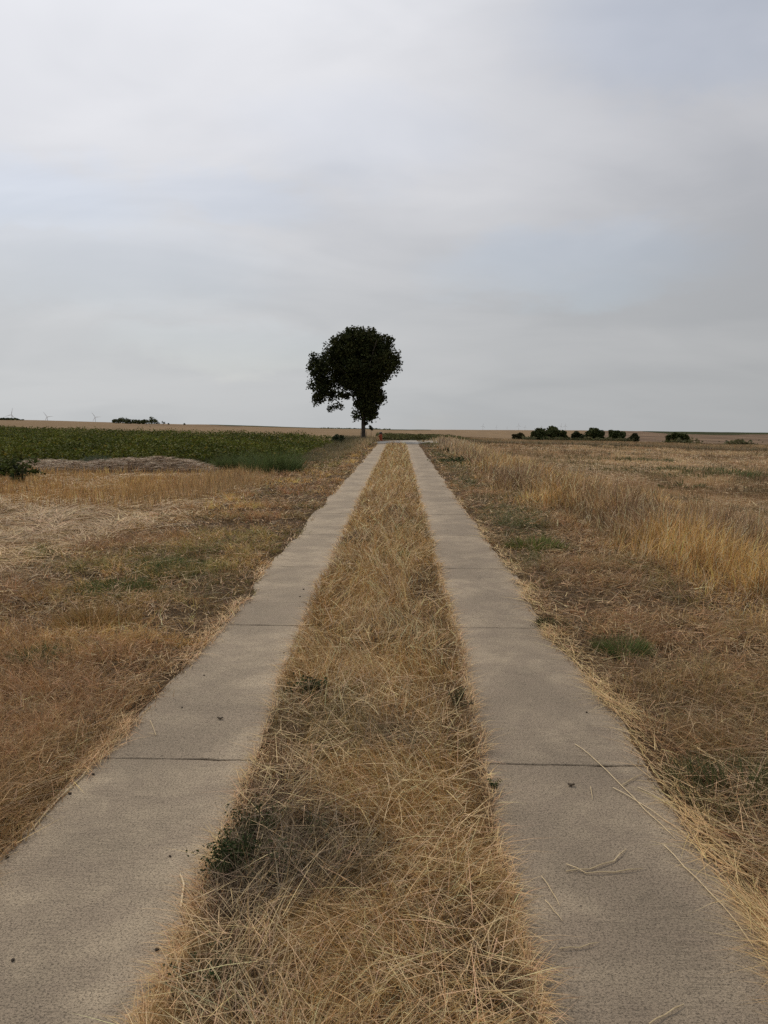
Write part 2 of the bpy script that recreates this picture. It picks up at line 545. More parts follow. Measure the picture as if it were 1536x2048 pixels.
Z[(fp > 420) & (fp < 860) & (fy > np.interp(fp, [420, 460, 560, 700, 860], [1050, 750, 900, 1300, 1700])) & (fy < 2200)] = 3
Z[(fp < 480) & (fy > 380) & (fy < 440) & (fp > 250)] = 6
MATS = {
    0: ('ground', M_SOIL),
    1: ('stubble_field', field_mat('stubble_ground', (0.30, 0.205, 0.115), (0.25, 0.17, 0.095), (0.17, 0.115, 0.065), 0.35, R(3), 0.9, 0.9)),
    2: ('straw_field', soil_mat('straw_ground', (0.14, 0.093, 0.052), (0.19, 0.13, 0.072), (0.30, 0.215, 0.12))),
    3: ('green_field', field_mat('crop_ground', (0.028, 0.034, 0.012), (0.04, 0.045, 0.014), (0.02, 0.022, 0.009))),
    4: ('tan_field', field_mat('tan_stubble', (0.225, 0.158, 0.092), (0.19, 0.13, 0.073), (0.165, 0.11, 0.06), 0.15, R(40), 12, 0.08)),
    5: ('harvested_field', field_mat('pale_stubble', (0.20, 0.138, 0.08), (0.245, 0.17, 0.098), (0.165, 0.112, 0.065), 0.25, R(60), 9, 0.10)),
    6: ('ploughed_field', field_mat('brown_stubble', (0.17, 0.115, 0.075), (0.22, 0.155, 0.10), (0.14, 0.092, 0.06), 0.8, R(70), 34, 0.10)),
}
for k, (nm, mt) in MATS.items():
    q = Q[Z == k]
    u, inv = np.unique(q.ravel(), return_inverse=True)
    o = link(nm, mesh_np(nm, GV[u], inv.reshape(-1, 4), None, (mt,), smooth=True))
    tag(o, kind='structure')

# ------------------------------------------------------------------ the two concrete tracks
SLAB0, PITCHY, GAP = 3.54 - 3 * 2.44, 2.44, 0.010
NSLAB = 23


def slab_mesh(name, w, mat, seed):
    r = np.random.default_rng(seed)
    nx = 12
    xs = np.linspace(0, w, nx)
    L = PITCHY - GAP
    e0 = r.normal(0, 0.0022, nx); e1 = L + r.normal(0, 0.0022, nx)
    e0[r.integers(1, nx - 1)] += 0.010; e1[r.integers(1, nx - 1)] -= 0.012
    top = 0.0; bev = 0.004
    loops = []
    for (dy0, dy1, z) in ((0, 0, -0.10), (0, 0, top - bev), (bev, -bev, top)):
        front = np.stack([xs + (np.linspace(1, -1, nx) * (bev if z == top else 0)), e0 + dy0, np.full(nx, z)], 1)
        backp = np.stack([xs + (np.linspace(1, -1, nx) * (bev if z == top else 0)), e1 + dy1, np.full(nx, z)], 1)[::-1]
        loops.append(np.vstack([front, backp]))
    V = np.vstack(loops); m = 2 * nx; T = []
    for k in range(2):
        for i in range(m):
            b0 = k * m + i; b1 = k * m + (i + 1) % m
            T += [(b0, b1, b1 + m), (b0, b1 + m, b0 + m)]
    o = 2 * m
    for i in range(nx - 1):
        f0, f1 = o + i, o + i + 1
        g0, g1 = o + m - 1 - i, o + m - 2 - i
        T += [(f0, f1, g1), (f0, g1, g0)]
    return mesh_np(name, V, np.array(T), None, (mat,))


def track(x0, x1, mat, seed):
    y0 = SLAB0 - 0.3; y1 = SLAB0 + NSLAB * PITCHY + 0.1
    V = np.array([(x0 - 0.02, y0, 0.006), (x1 + 0.02, y0, 0.006), (x1 + 0.02, y1, 0.006), (x0 - 0.02, y1, 0.006)])
    bed = link('concrete_track', mesh_np('track_bed', V, np.array([[0, 1, 2, 3]]), None, (M_BED,)))
    tag(bed, kind='structure')
    kinds = [slab_mesh('concrete_slab', x1 - x0, mat, seed + k) for k in range(5)]
    for i in range(NSLAB):
        link('concrete_slab', kinds[(i * 3 + seed) % 5], bed,
             (x0 + random.uniform(-.006, .006), SLAB0 + GAP / 2 + i * PITCHY, 0.026 + random.uniform(-0.0012, 0.0012)), random.uniform(-.0015, .0015))


track(-1.62, -0.69, M_CONC_A, 1)
track(0.40, 1.33, M_CONC_B, 2)
TRACK_END = SLAB0 + NSLAB * PITCHY


def LO(y): return -1.44 + 0.20 * (fbm(y * 0.75, y * 0 + 3.3, 21) - 0.5) + 0.05 * (fbm(y * 5, y * 0 + 8.3, 27) - 0.5) + 0.10 * np.exp(-((y - 6.9) / 0.5) ** 2) - 0.02 * sm(1, 3, 3 - y)
def LI(y): return np.interp(y, [1.8, 3.5, 6, 15, 50], [-.665, -.72, -.80, -.86, -.90]) + 0.10 * (fbm(y * 1.3, y * 0 + 7.7, 22) - 0.5) + 0.035 * (fbm(y * 7, y * 0 + 1.1, 25) - 0.5)
def RI(y): return np.interp(y, [1.8, 3.5, 6, 15, 50], [.385, .435, .475, .465, .45]) + 0.08 * (fbm(y * 1.3, y * 0 + 1.7, 23) - 0.5) + 0.035 * (fbm(y * 7, y * 0 + 4.1, 26) - 0.5)
def RO(y): return 1.19 + 0.16 * (fbm(y * 0.9, y * 0 + 5.7, 24) - 0.5) + 0.05 * (fbm(y * 5, y * 0 + 2.3, 28) - 0.5) - 0.06 * np.exp(-((y - 6.5) / 0.7) ** 2)


def bank(name, xl, xr, zl, zr, zmid, ny=260, nx=14, y1=None):
    """earth lapping over the slab edges"""
    ys = np.concatenate([np.linspace(-4, 14, ny // 2), np.linspace(14.2, y1 or TRACK_END, ny // 2)])
    V = []
    for k, u in enumerate(np.linspace(0, 1, nx)):
        x = xl(ys) * (1 - u) + xr(ys) * u
        uu = min(1, (1 - abs(zr < zl) * u - (zr >= zl) * (1 - u)) / 0.45) if zl != zr else 1
        z = min(zl, zr) * (1 - uu) + max(zl, zr) * uu + zmid * math.sin(math.pi * u) + (fbm(x * 5, ys * 5, 31) - 0.5) * 0.03 * math.sin(math.pi * u)
        V.append(np.stack([x, ys, z], 1))
    V = np.stack(V, 1)
    n = len(ys); idx = np.arange(n * nx).reshape(n, nx)
    q = np.stack([idx[:-1, :-1], idx[:-1, 1:], idx[1:, 1:], idx[1:, :-1]], -1).reshape(-1, 4)
    o = link(name, mesh_np(name, V.reshape(-1, 3), q, None, (M_SOIL,), smooth=True))
    return tag(o, kind='structure')


bank('soil', lambda y: LI(y) + 0.05, lambda y: RI(y) - 0.05, 0.026, 0.026, 0.035)
bank('soil', lambda y: np.full_like(y, -2.3), lambda y: LO(y) - 0.02, -0.03, 0.027, 0.022)
bank('soil', lambda y: RO(y) + 0.02, lambda y: np.full_like(y, 2.1), 0.027, -0.03, 0.022)

# the surfaced lane the tracks run into, bending away to the right
cl_pts = [(-0.15, TRACK_END - 0.6), (-0.1, 53.5), (0.6, 56), (2.4, 58.4), (5.5, 59.9), (11, 60.6), (22, 60.8), (40, 60.2)]
cp = np.array(cl_pts)
ts = np.linspace(0, len(cp) - 1, 60)
cxs = np.interp(ts, range(len(cp)), cp[:, 0]); cys = np.interp(ts, range(len(cp)), cp[:, 1])
ker = np.ones(7) / 7
cxs[3:-3] = np.convolve(cxs, ker, 'valid'); cys[3:-3] = np.convolve(cys, ker, 'valid')
dx = np.gradient(cxs); dy = np.gradient(cys); ln = np.hypot(dx, dy)
nx_, ny_ = dy / ln, -dx / ln
hw = np.interp(ts, [0, 1, 2, 7], [1.5, 1.9, 2.2, 2.2])
V = []
for u in np.linspace(-1, 1, 9):
    x = cxs + nx_ * hw * u; y = cys + ny_ * hw * u
    V.append(np.stack([x, y, terrain(x, y) + 0.05], 1))
V = np.stack(V, 1)
idx = np.arange(60 * 9).reshape(60, 9)
q = np.stack([idx[:-1, :-1], idx[:-1, 1:], idx[1:, 1:], idx[1:, :-1]], -1).reshape(-1, 4)
tag(link('lane', mesh_np('lane', V.reshape(-1, 3), q, None, (M_ASPHALT,), smooth=True)), kind='structure')


# ------------------------------------------------------------------ grasses and straw
def sample_y(n, d0, d1, p=2):
    u = rng.random(n)
    if p == 1:
        return d0 * (d1 / d0) ** u
    return 1.0 / (1 / d0 - u * (1 / d0 - 1 / d1))


def scatter(n, d0, d1, xlo, xhi, p=2, side=0.60, pad=1.2):
    y = sample_y(n, d0, d1, p)
    lo = np.maximum(xlo(y), -side * y - pad); hi = np.minimum(xhi(y), (side - 0.05) * y + pad)
    ok = hi > lo
    y, lo, hi = y[ok], lo[ok], hi[ok]
    return lo + (hi - lo) * rng.random(len(y)), y


def blades(B, x, y, z, L, Wd, phi, th0, th1, col, nseg=3, twist=1.0):
    N = len(x)
    L = np.broadcast_to(L, N); Wd = np.broadcast_to(Wd, N); th0 = np.broadcast_to(th0, N); th1 = np.broadcast_to(th1, N)
    cph, sph = np.cos(phi), np.sin(phi)
    psi = rng.uniform(-twist, twist, N)
    P = np.stack([x, y, z], 1)
    prof = np.linspace(1, 0.45, nseg) if nseg > 1 else np.array([1.0])
    sects = []
    for k in range(nseg + 1):
        kk = min(k, nseg - 1)
        th = th0 + (th1 - th0) * (kk + 0.5) / nseg
        d = np.stack([np.sin(th) * cph, np.sin(th) * sph, np.cos(th)], 1)
        if k > 0:
            thp = th0 + (th1 - th0) * (k - 0.5) / nseg
            dp = np.stack([np.sin(thp) * cph, np.sin(thp) * sph, np.cos(thp)], 1)
            P = P + dp * (L / nseg)[:, None]
            P[:, 2] = np.maximum(P[:, 2], z + 0.002 - 0.0 * L)
        if k < nseg:
            per = np.stack([-sph, cph, 0 * cph], 1)
            nrm = np.cross(d, per)
            w = per * np.cos(psi)[:, None] + nrm * np.sin(psi)[:, None]
            hw_ = (Wd * prof[k] * 0.5)[:, None]
            sects += [P - w * hw_, P + w * hw_]
        else:
            sects.append(P.copy())
    V = np.stack(sects, 1)                       # N, 2*nseg+1, 3
    m = 2 * nseg + 1
    T = []
    for k in range(nseg - 1):
        T += [(2 * k, 2 * k + 1, 2 * k + 3), (2 * k, 2 * k + 3, 2 * k + 2)]
    T.append((2 * nseg - 2, 2 * nseg - 1, 2 * nseg))
    T = np.array(T)
    TT = (T[None] + (np.arange(N) * m)[:, None, None]).reshape(-1, 3)
    B.add(V.reshape(-1, 3), TT, np.repeat(col, m, 0))


def width(y, w0, k=0.52):
    return np.maximum(w0, k * y / 769.0)


def tufts(B, cx, cy, zf, k, rad, L, w0, col, lean_seed, droop=1.9, s=0.26, spread=1.2):
    """tussocks: blades that rise together from one root and fall outwards"""
    n = len(cx)
    sc = rng.uniform(0.6, 1.35, n)
    a = rng.uniform(0, 6.283, (n, k)); r = np.abs(rng.normal(0, 0.5, (n, k))) * (rad * sc)[:, None]
    lean = 6.283 * fbm(cx * 0.9, cy * 0.9, lean_seed, 2) * 2
    lx = 0.5 * np.cos(lean)[:, None]; ly = 0.5 * np.sin(lean)[:, None]
    x = cx[:, None] + r * np.cos(a); y = cy[:, None] + r * np.sin(a)
    phi = np.arctan2(np.sin(a) + ly, np.cos(a) + lx) + rng.normal(0, spread, (n, k))
    Lb = L * sc[:, None] * rng.uniform(0.5, 1.2, (n, k))
    th0 = rng.uniform(0.05, 0.7, (n, k)); th1 = th0 + rng.uniform(0.3, droop, (n, k))
    c = np.repeat(col, k, 0)
    x, y = x.ravel(), y.ravel()
    blades(B, x, y, zf(x, y), Lb.ravel(), width(y, w0 * 1.25, 0.74), phi.ravel(), th0.ravel(), th1.ravel(), jitter(c, s), 2)


GOLD = (0.66, 0.415, 0.155); STRAW = (0.76, 0.55, 0.30); BROWN = (0.38, 0.215, 0.090); RUST = (0.36, 0.220, 0.106)
DARK = (0.11, 0.07, 0.042); GREY = (0.31, 0.23, 0.14); GREEN = (0.125, 0.130, 0.040); OLIVE = (0.25, 0.19, 0.075); DEEP = (0.035, 0.05, 0.02)


def jitter(c, s=0.22):
    return np.clip(c * (1 + rng.normal(0, s, (len(c), 1))) * (1 + rng.normal(0, 0.05, c.shape)), 0.008, 0.8)


def swath(x, y, s):
    """mown swathes lie in rough ridges across the verge"""
    v = fbm(x * 0.45 + 3, y * 1.5, s, 3)
    return sm(0.36, 0.64, v)


def azim(x, y, s, spread=0.9, f=1.6):
    return 4 * math.pi * fbm(x * f, y * f, s, 2) + rng.normal(0, spread, len(x))


# --- the strip between the tracks
def median_z(x, y):
    u = np.clip((x - LI(y)) / (RI(y) - LI(y)), 0, 1)
    return 0.028 + 0.033 * np.sin(math.pi * u)


def weed_patch(x, y):
    """where dead grey-brown weeds crowd out the golden grass"""
    x = x + 0.25 * (fbm(x * 4, y * 4, 49) - 0.5)
    return (np.exp(-((x + 0.38) / 0.42) ** 2 - ((y - 2.60) / 0.36) ** 2) + 0.5 * np.exp(-((x + 0.05) / 0.30) ** 2 - ((y - 3.75) / 0.35) ** 2)
            + 0.6 * np.exp(-((x + 0.45) / 0.2) ** 2 - ((y - 1.9) / 0.22) ** 2))


B = Buf()
D1 = TRACK_END - 0.6
# matted undergrowth
x, y = scatter(80000, 1.5, D1, lambda y: LI(y) + 0.008, lambda y: RI(y) - 0.008)
pat = fbm(x * 1.5, y * 0.8, 41); dk = sm(0.47, 0.62, fbm(x * 1.9 + 5, y * 1.1, 42)) * sm(30, 4, y)
weedy = weed_patch(x, y)
dk = np.clip(dk * 0.8 * sm(0.04, 0.16, np.minimum(x - LI(y), RI(y) - x)) + sm(0.2, 0.7, weedy), 0, 1)
c = mixc(RUST, GOLD, sm(0.36, 0.62, pat)); c = mixc(0, 1, 0 * pat) * 0 + c
c = c * (1 - dk[:, None]) + np.array(DARK) * 1.25 * dk[:, None]
gr = sm(0.60, 0.72, fbm(x * 2.2 + 9, y * 1.0, 43)) * 0.5
c = c * (1 - gr[:, None]) + np.array(GREEN) * gr[:, None]
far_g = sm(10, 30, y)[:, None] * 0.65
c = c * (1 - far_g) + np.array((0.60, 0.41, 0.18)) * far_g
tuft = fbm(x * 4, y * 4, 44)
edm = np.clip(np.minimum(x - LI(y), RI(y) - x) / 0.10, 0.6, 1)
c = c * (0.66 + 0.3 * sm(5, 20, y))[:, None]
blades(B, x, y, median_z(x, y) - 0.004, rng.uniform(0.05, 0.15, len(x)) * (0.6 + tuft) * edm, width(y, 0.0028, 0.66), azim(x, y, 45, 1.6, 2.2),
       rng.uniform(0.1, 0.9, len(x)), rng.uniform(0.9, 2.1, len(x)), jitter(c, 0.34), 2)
# standing, leaning hair-fine stems
x, y = scatter(42000, 1.5, D1, lambda y: LI(y) + 0.04, lambda y: RI(y) - 0.04)
keep = rng.random(len(x)) < 0.25 + 1.1 * sm(0.40, 0.66, fbm(x * 2.0, y * 1.0, 46))
x, y = x[keep], y[keep]
c = mixc(BROWN, GOLD, rng.random(len(x)) * 0.8 + 0.2); s_ = (rng.random(len(x)) < 0.40)[:, None]
c = np.where(s_, np.array(STRAW) * 1.0, c * 0.8)
wp = (sm(0.25, 0.75, weed_patch(x, y)) * (rng.random(len(x)) < 0.8))[:, None]
c = c * (1 - wp) + np.array((0.20, 0.15, 0.08)) * wp
blades(B, x, y, median_z(x, y), rng.uniform(0.10, 0.30, len(x)) * (0.75 + 0.5 * sm(3, 10, y)) * np.clip(np.minimum(x - LI(y), RI(y) - x) / 0.2, 0.3, 1), width(y, 0.0025, 0.62), azim(x, y, 47, 0.8, 1.2),
       rng.uniform(0.1, 0.8, len(x)), rng.uniform(0.6, 1.7, len(x)), jitter(c, 0.26), 3)
# pale straws lying across
x, y = scatter(7000, 1.5, 26, lambda y: LI(y) + 0.08, lambda y: RI(y) - 0.08)
c = mixc(GREY, STRAW, rng.random(len(x)) ** 0.5)
wp = (sm(0.25, 0.75, weed_patch(x, y)) * (rng.random(len(x)) < 0.75))[:, None]
c = c * (1 - wp) + np.array((0.26, 0.20, 0.13)) * wp
blades(B, x, y, median_z(x, y) + rng.uniform(0.0, 0.08, len(x)), rng.uniform(0.08, 0.32, len(x)), width(y, 0.0027, 0.6), rng.uniform(0, 6.283, len(x)),
       rng.uniform(1.05, 1.6, len(x)), rng.uniform(1.35, 1.75, len(x)), jitter(c, 0.15), 3, 0.5)
n = 1100
x = np.concatenate([rng.normal(-0.40, 0.20, n // 2), rng.normal(-0.1, 0.25, n // 2)]); y = np.concatenate([rng.normal(2.6, 0.25, n // 2), rng.normal(3.7, 0.3, n // 2)])
ok = (x > LI(y) + 0.05) & (x < RI(y) - 0.05); x, y = x[ok], y[ok]
c = mixc((0.20, 0.15, 0.09), (0.46, 0.36, 0.23), rng.random(len(x)) ** 1.6)
blades(B, x, y, median_z(x, y), rng.uniform(0.12, 0.30, len(x)), width(y, 0.0023, 0.5), rng.uniform(0, 6.283, len(x)), rng.uniform(0.0, 0.7, len(x)), rng.uniform(0.4, 1.5, len(x)), jitter(c, 0.15), 3, 0.8)
# fringes hanging over the slabs
for side in (0, 1):
    n = 4200
    y = sample_y(n, 1.5, D1); y = y[rng.random(n) < 0.5 + 0.5 * sm(0.4, 0.62, fbm(y * 2.0, y * 0, 48 + side))]; n = len(y)
    e = RI(y) if side else LI(y)
    x = e + rng.normal(0, 0.016, n) + (-0.018 if side else 0.018)
    c = mixc(BROWN, STRAW, 0.2 + 0.8 * rng.random(n))
    along = np.where(rng.random(n) < 0.5, R(90), R(-90)) + rng.normal(0, 0.5, n)
    outw = (0 if side else math.pi) + rng.normal(0, 0.9, n)
    ph = np.where(rng.random(n) < 0.55, along, outw)
    blades(B, x, y, np.full(n, 0.030) + rng.uniform(0, 0.02, n), rng.uniform(0.04, 0.15, n), width(y, 0.0034, 0.6), ph, rng.uniform(0.9, 1.45, n), rng.uniform(1.4, 1.8, n), jitter(c, 0.15), 2, 0.6)
tag(link('dry_grass', B.mesh('dry_grass', (M_GRASS,))),
    'golden dry grass strip growing between the two concrete tracks', 'grass', kind='stuff')

# --- verge on the left
B = Buf()
xl_verge = lambda y: np.where(y < 14, -6.0, -4.3) - 0 * y
x, y = scatter(60000, 1.8, 60, lambda y: np.interp(y, [0, 9, 15, 24, 60], [-5.6, -4.6, -3.9, -4.4, -4.4]), lambda y: LO(y) + 0.02)
pat = fbm(x * 0.9, y * 0.55, 51)
c = mixc(RUST, OLIVE, sm(0.42, 0.62, pat))
g2 = sm(0.54, 0.68, fbm(x * 0.8 + 4, y * 0.6 + 3, 52)) * (0.22 + 0.5 * sm(5.5, 7.5, y))
c = c * (1 - g2[:, None]) + np.array(GREEN) * 1.1 * g2[:, None]
gold = sm(0.56, 0.70, fbm(x * 1.1 + 14, y * 0.7, 53))
c = c * (1 - 0.7 * gold[:, None]) + np.array(GOLD) * 0.7 * gold[:, None]
fg = (sm(24, 34, y) * sm(-1.9, -2.6, x) * 0.6)[:, None]
c = c * (1 - fg) + np.array((0.12, 0.115, 0.06)) * fg
ed = (sm(-1.9, -1.5, x) * sm(8, 20, y))[:, None] * 0.6
c = c * (1 - ed) + np.array(GOLD) * ed
sw = swath(x, y, 151); c = c * (0.60 + 0.78 * sw)[:, None]  # dead grass varies in tone; shade between the ridges is also painted in
tuft = sm(0.35, 0.7, fbm(x * 3.0, y * 2.4, 54)) * (0.4 + 0.8 * sw)
near_edge = sm(-1.45, -1.75, x)
Lb = rng.uniform(0.05, 0.17, len(x)) * (0.45 + 0.95 * tuft) * (0.45 + 0.55 * near_edge) * (1 + 0.8 * sm(30, 50, y) * sm(-1.8, -2.6, x))
zb = terrain(x, y) - 0.004 + 0.03 * sm(-2.3, -1.5, x) + 0.05 * sw * sm(-1.5, -1.8, x)
blades(B, x, y, zb, Lb, width(y, 0.0034, 0.74), azim(x, y, 55, 2.2, 1.5), rng.uniform(0.1, 0.9, len(x)), rng.uniform(0.9, 2.2, len(x)), jitter(c), 2)
tx, ty = scatter(6500, 1.8, 60, lambda y: np.interp(y, [0, 9, 15, 24, 60], [-5.5, -4.5, -3.8, -4.3, -4.3]), lambda y: LO(y) - 0.07)
keep = rng.random(len(tx)) < 0.15 + 0.85 * swath(tx, ty, 151); tx, ty = tx[keep], ty[keep]
c = mixc(RUST, GOLD, sm(0.45, 0.68, fbm(tx * 1.1 + 14, ty * 0.7, 53)))
g2 = (sm(0.52, 0.66, fbm(tx * 0.8 + 4, ty * 0.6 + 3, 52)) * (0.22 + 0.5 * sm(5.5, 7.5, ty)))[:, None]
c = jitter(c * (1 - g2) + np.array(GREEN) * 1.2 * g2, 0.22)
fg = (sm(22, 32, ty) * sm(-1.9, -2.6, tx) * 0.7)[:, None]
c = c * (1 - fg) + np.array((0.13, 0.125, 0.065)) * fg
tufts(B, tx, ty, lambda x, y: terrain(x, y) + 0.03 * sm(-2.3, -1.5, x) + 0.04 * swath(x, y, 151) * sm(-1.5, -1.8, x), 17, 0.11, (0.15 * (0.7 + 0.5 * sm(-1.5, -2.2, tx)) * (1 + 0.7 * sm(24, 40, ty)))[:, None], 0.0026, c, 59)
x, y = scatter(30000, 2.2, 56, lambda y: np.interp(y, [0, 9, 15, 24, 60], [-5.4, -4.4, -3.7, -4.2, -4.2]), lambda y: LO(y) - 0.08)
keep = rng.random(len(x)) < 0.08 + sm(0.48, 0.70, fbm(x * 1.6, y * 0.9, 56)); x, y = x[keep], y[keep]
c = mixc(BROWN, STRAW, rng.random(len(x)) * 0.7)
blades(B, x, y, terrain(x, y) + 0.02 * sm(-2.3, -1.5, x), rng.uniform(0.10, 0.26, len(x)), width(y, 0.002, 0.42), azim(x, y, 57, 1.8, 1.0), rng.uniform(0.1, 0.9, len(x)), rng.uniform(0.9, 1.9, len(x)), jitter(c), 3)
x, y = scatter(8000, 2.0, 30, lambda y: -5 + 0 * y, lambda y: LO(y) - 0.1)
c = mixc(GREY, STRAW, rng.random(len(x)) * 0.9)
blades(B, x, y, terrain(x, y) + 0.03 + rng.uniform(0, 0.05, len(x)), rng.uniform(0.12, 0.34, len(x)), width(y, 0.0032, 0.55), rng.uniform(0, 6.283, len(x)), rng.uniform(1.1, 1.6, len(x)), rng.uniform(1.4, 1.75, len(x)), jitter(c, 0.15), 2, 0.5)
n = 6500
y = sample_y(n, 2.2, D1); y = y[rng.random(n) < 0.08 + 0.92 * sm(0.46, 0.64, fbm(y * 1.1, y * 0, 159))]; n = len(y)
x = LO(y) + rng.normal(-0.035, 0.032, n)
c = mixc(BROWN, STRAW, rng.random(n))
blades(B, x, y, np.full(n, 0.030) + rng.uniform(0, 0.012, n), rng.uniform(0.05, 0.24, n), width(y, 0.0032, 0.6), R(98) * np.sign(rng.random(n) - 0.5) + rng.normal(0, 0.55, n), rng.uniform(1.2, 1.5, n), rng.uniform(1.45, 1.75, n), jitter(c, 0.15), 2, 0.5)
n = 48000
x, y = scatter(n, 1.8, 45, lambda y: np.interp(y, [0, 9, 15, 24, 60], [-5.6, -4.6, -3.9, -4.4, -4.4]), lambda y: LO(y) - 0.09)
keep = rng.random(len(x)) < 0.3 + 0.7 * sm(0.35, 0.6, fbm(x * 2.3, y * 1.7, 154)); x, y = x[keep], y[keep]
v = rng.random(len(x))
c = mixc(DARK, BROWN, sm(0.0, 0.45, v)); c = c * (1 - sm(0.5, 1, v)[:, None] ** 1.5) + np.array(STRAW) * 0.9 * sm(0.5, 1, v)[:, None] ** 1.5
sw = swath(x, y, 151)
blades(B, x, y, terrain(x, y) + 0.02 + rng.uniform(0.0, 0.05, len(x)) + 0.05 * sw, rng.uniform(0.05, 0.19, len(x)), width(y, 0.0034, 0.78), rng.uniform(0, 6.283, len(x)), rng.uniform(0.8, 1.6, len(x)), rng.uniform(1.2, 2.0, len(x)), jitter(c, 0.2), 2, 1.0)
tag(link('verge_grass', B.mesh('verge_grass', (M_GRASS,))),
    'matted brown mown grass beside the paler track, below the green crop', 'grass', kind='stuff')

# taller withered grass round the foot of the tree and along the end of the track
B = Buf()
x, y = scatter(15000, 26, 62, lambda y: -4.4 + 0 * y, lambda y: np.interp(y, [26, 32, 40, 52, 56, 62], [-3.6, -2.6, -2.0, -1.85, -1.75, -1.7]), 1)
c = mixc((0.14, 0.13, 0.065), STRAW, np.clip(rng.random(len(x)) * sm(-3.6, -1.9, x) + 0.12 * rng.random(len(x)), 0, 1)) * 0.88
blades(B, x, y, terrain(x, y), rng.uniform(0.15, 0.5, len(x)) * (0.55 + 0.45 * sm(38, 50, y)), width(y, 0.004, 0.5), rng.uniform(0, 6.283, len(x)), rng.uniform(0, 0.35, len(x)), rng.uniform(0.3, 0.9, len(x)), jitter(c), 3)
tag(link('withered_grass', B.mesh('withered_grass', (M_GRASS,))), 'withered grey gold grass around the foot of the lone tree', 'grass', kind='stuff')

# --- verge on the right: short mat, then the band of tall dry grass
B = Buf()
xr1 = lambda y: np.interp(y, [0, 5, 9, 14, 30, 60], [5.2, 4.2, 3.2, 2.7, 2.4, 2.6])
x, y = scatter(56000, 1.9, 60, lambda y: RO(y) - 0.02, xr1)
pat = fbm(x * 0.9, y * 0.6, 61)
c = mixc(RUST, BROWN, sm(0.4, 0.6, pat))
g2 = sm(0.40, 0.58, fbm(x * 1.0 + 4, y * 0.5 + 3, 62)) * (0.30 + 0.62 * sm(4.5, 8, y)) * sm(1.25, 1.55, x) * sm(3.2, 2.4, x)
c = c * (1 - g2[:, None]) + np.array(GREEN) * g2[:, None]
ol = sm(1.2, 1.5, x) * sm(2.7, 1.9, x + 0.5 * (fbm(x, y * 0.4, 167) - 0.5)) * sm(6.5, 8.5, y) * sm(0.30, 0.5, fbm(x * 1.2, y * 0.35, 168)) * 0.75
c = c * (1 - ol[:, None]) + np.array((0.155, 0.145, 0.065)) * ol[:, None]
gy = sm(0.55, 0.7, fbm(x * 1.3 + 24, y * 0.8, 63)) * 0.6
c = c * (1 - gy[:, None]) + np.array(GREY) * 0.8 * gy[:, None]
sw = swath(x, y, 161); c = c * (0.66 + 0.70 * sw)[:, None]  # hollows darker, ridges lighter: shadow bands put into the dead grass tone
tuft = sm(0.35, 0.7, fbm(x * 3.2, y * 2.4, 64)) * (0.4 + 0.8 * sw)
Lb = rng.uniform(0.05, 0.18, len(x)) * (0.45 + 0.95 * tuft) * (0.4 + 0.6 * sm(1.2, 1.5, x))
zb = terrain(x, y) - 0.004 + 0.03 * sm(2.1, 1.3, x) + 0.05 * sw * sm(1.35, 1.7, x)
blades(B, x, y, zb, Lb, width(y, 0.0034, 0.74), azim(x, y, 65, 2.2, 1.5), rng.uniform(0.1, 0.9, len(x)), rng.uniform(0.9, 2.2, len(x)), jitter(c), 2)
tx, ty = scatter(6200, 1.9, 60, lambda y: RO(y) + 0.10, xr1)
keep = rng.random(len(tx)) < 0.15 + 0.85 * swath(tx, ty, 161); tx, ty = tx[keep], ty[keep]
c = mixc(RUST, (0.38, 0.25, 0.12), sm(0.42, 0.68, fbm(tx * 1.0 + 4, ty * 0.7, 69)))
g2 = (sm(0.38, 0.56, fbm(tx * 1.0 + 4, ty * 0.5 + 3, 62)) * (0.25 + 0.68 * sm(4.5, 8, ty)) * sm(1.25, 1.55, tx) * sm(3.2, 2.4, tx))[:, None]
c = jitter(c * (1 - g2) + np.array(GREEN) * 1.15 * g2, 0.22)
ol = (sm(1.2, 1.5, tx) * sm(2.7, 1.9, tx + 0.5 * (fbm(tx, ty * 0.4, 167) - 0.5)) * sm(6.5, 8.5, ty) * sm(0.30, 0.5, fbm(tx * 1.2, ty * 0.35, 168)) * 0.8)[:, None]
c = c * (1 - ol) + np.array((0.14, 0.14, 0.06)) * ol
tufts(B, tx, ty, lambda x, y: terrain(x, y) + 0.03 * sm(2.1, 1.3, x) + 0.04 * swath(x, y, 161) * sm(1.35, 1.7, x), 17, 0.11, (0.15 * (0.7 + 0.5 * sm(1.2, 1.9, tx)))[:, None], 0.0026, c, 70)
x, y = scatter(24000, 2.2, 56, lambda y: RO(y) + 0.12, xr1)
keep = rng.random(len(x)) < 0.1 + sm(0.45, 0.70, fbm(x * 1.6, y * 0.9, 66)); x, y = x[keep], y[keep]
c = mixc(BROWN, GREY, rng.random(len(x)))
blades(B, x, y, terrain(x, y) + 0.015, rng.uniform(0.10, 0.26, len(x)), width(y, 0.002, 0.42), azim(x, y, 67, 1.8, 1.0), rng.uniform(0.1, 0.9, len(x)), rng.uniform(0.9, 1.9, len(x)), jitter(c), 3)
x, y = scatter(7500, 2.0, 30, lambda y: RO(y) + 0.12, xr1)
c = mixc(GREY, STRAW, rng.random(len(x)) * 0.8)
blades(B, x, y, terrain(x, y) + 0.03 + rng.uniform(0, 0.06, len(x)), rng.uniform(0.12, 0.36, len(x)), width(y, 0.0032, 0.55), rng.uniform(0, 6.283, len(x)), rng.uniform(1.1, 1.6, len(x)), rng.uniform(1.4, 1.75, len(x)), jitter(c, 0.15), 2, 0.5)
n = 48000
x, y = scatter(n, 1.8, 45, lambda y: RO(y) + 0.11, xr1)
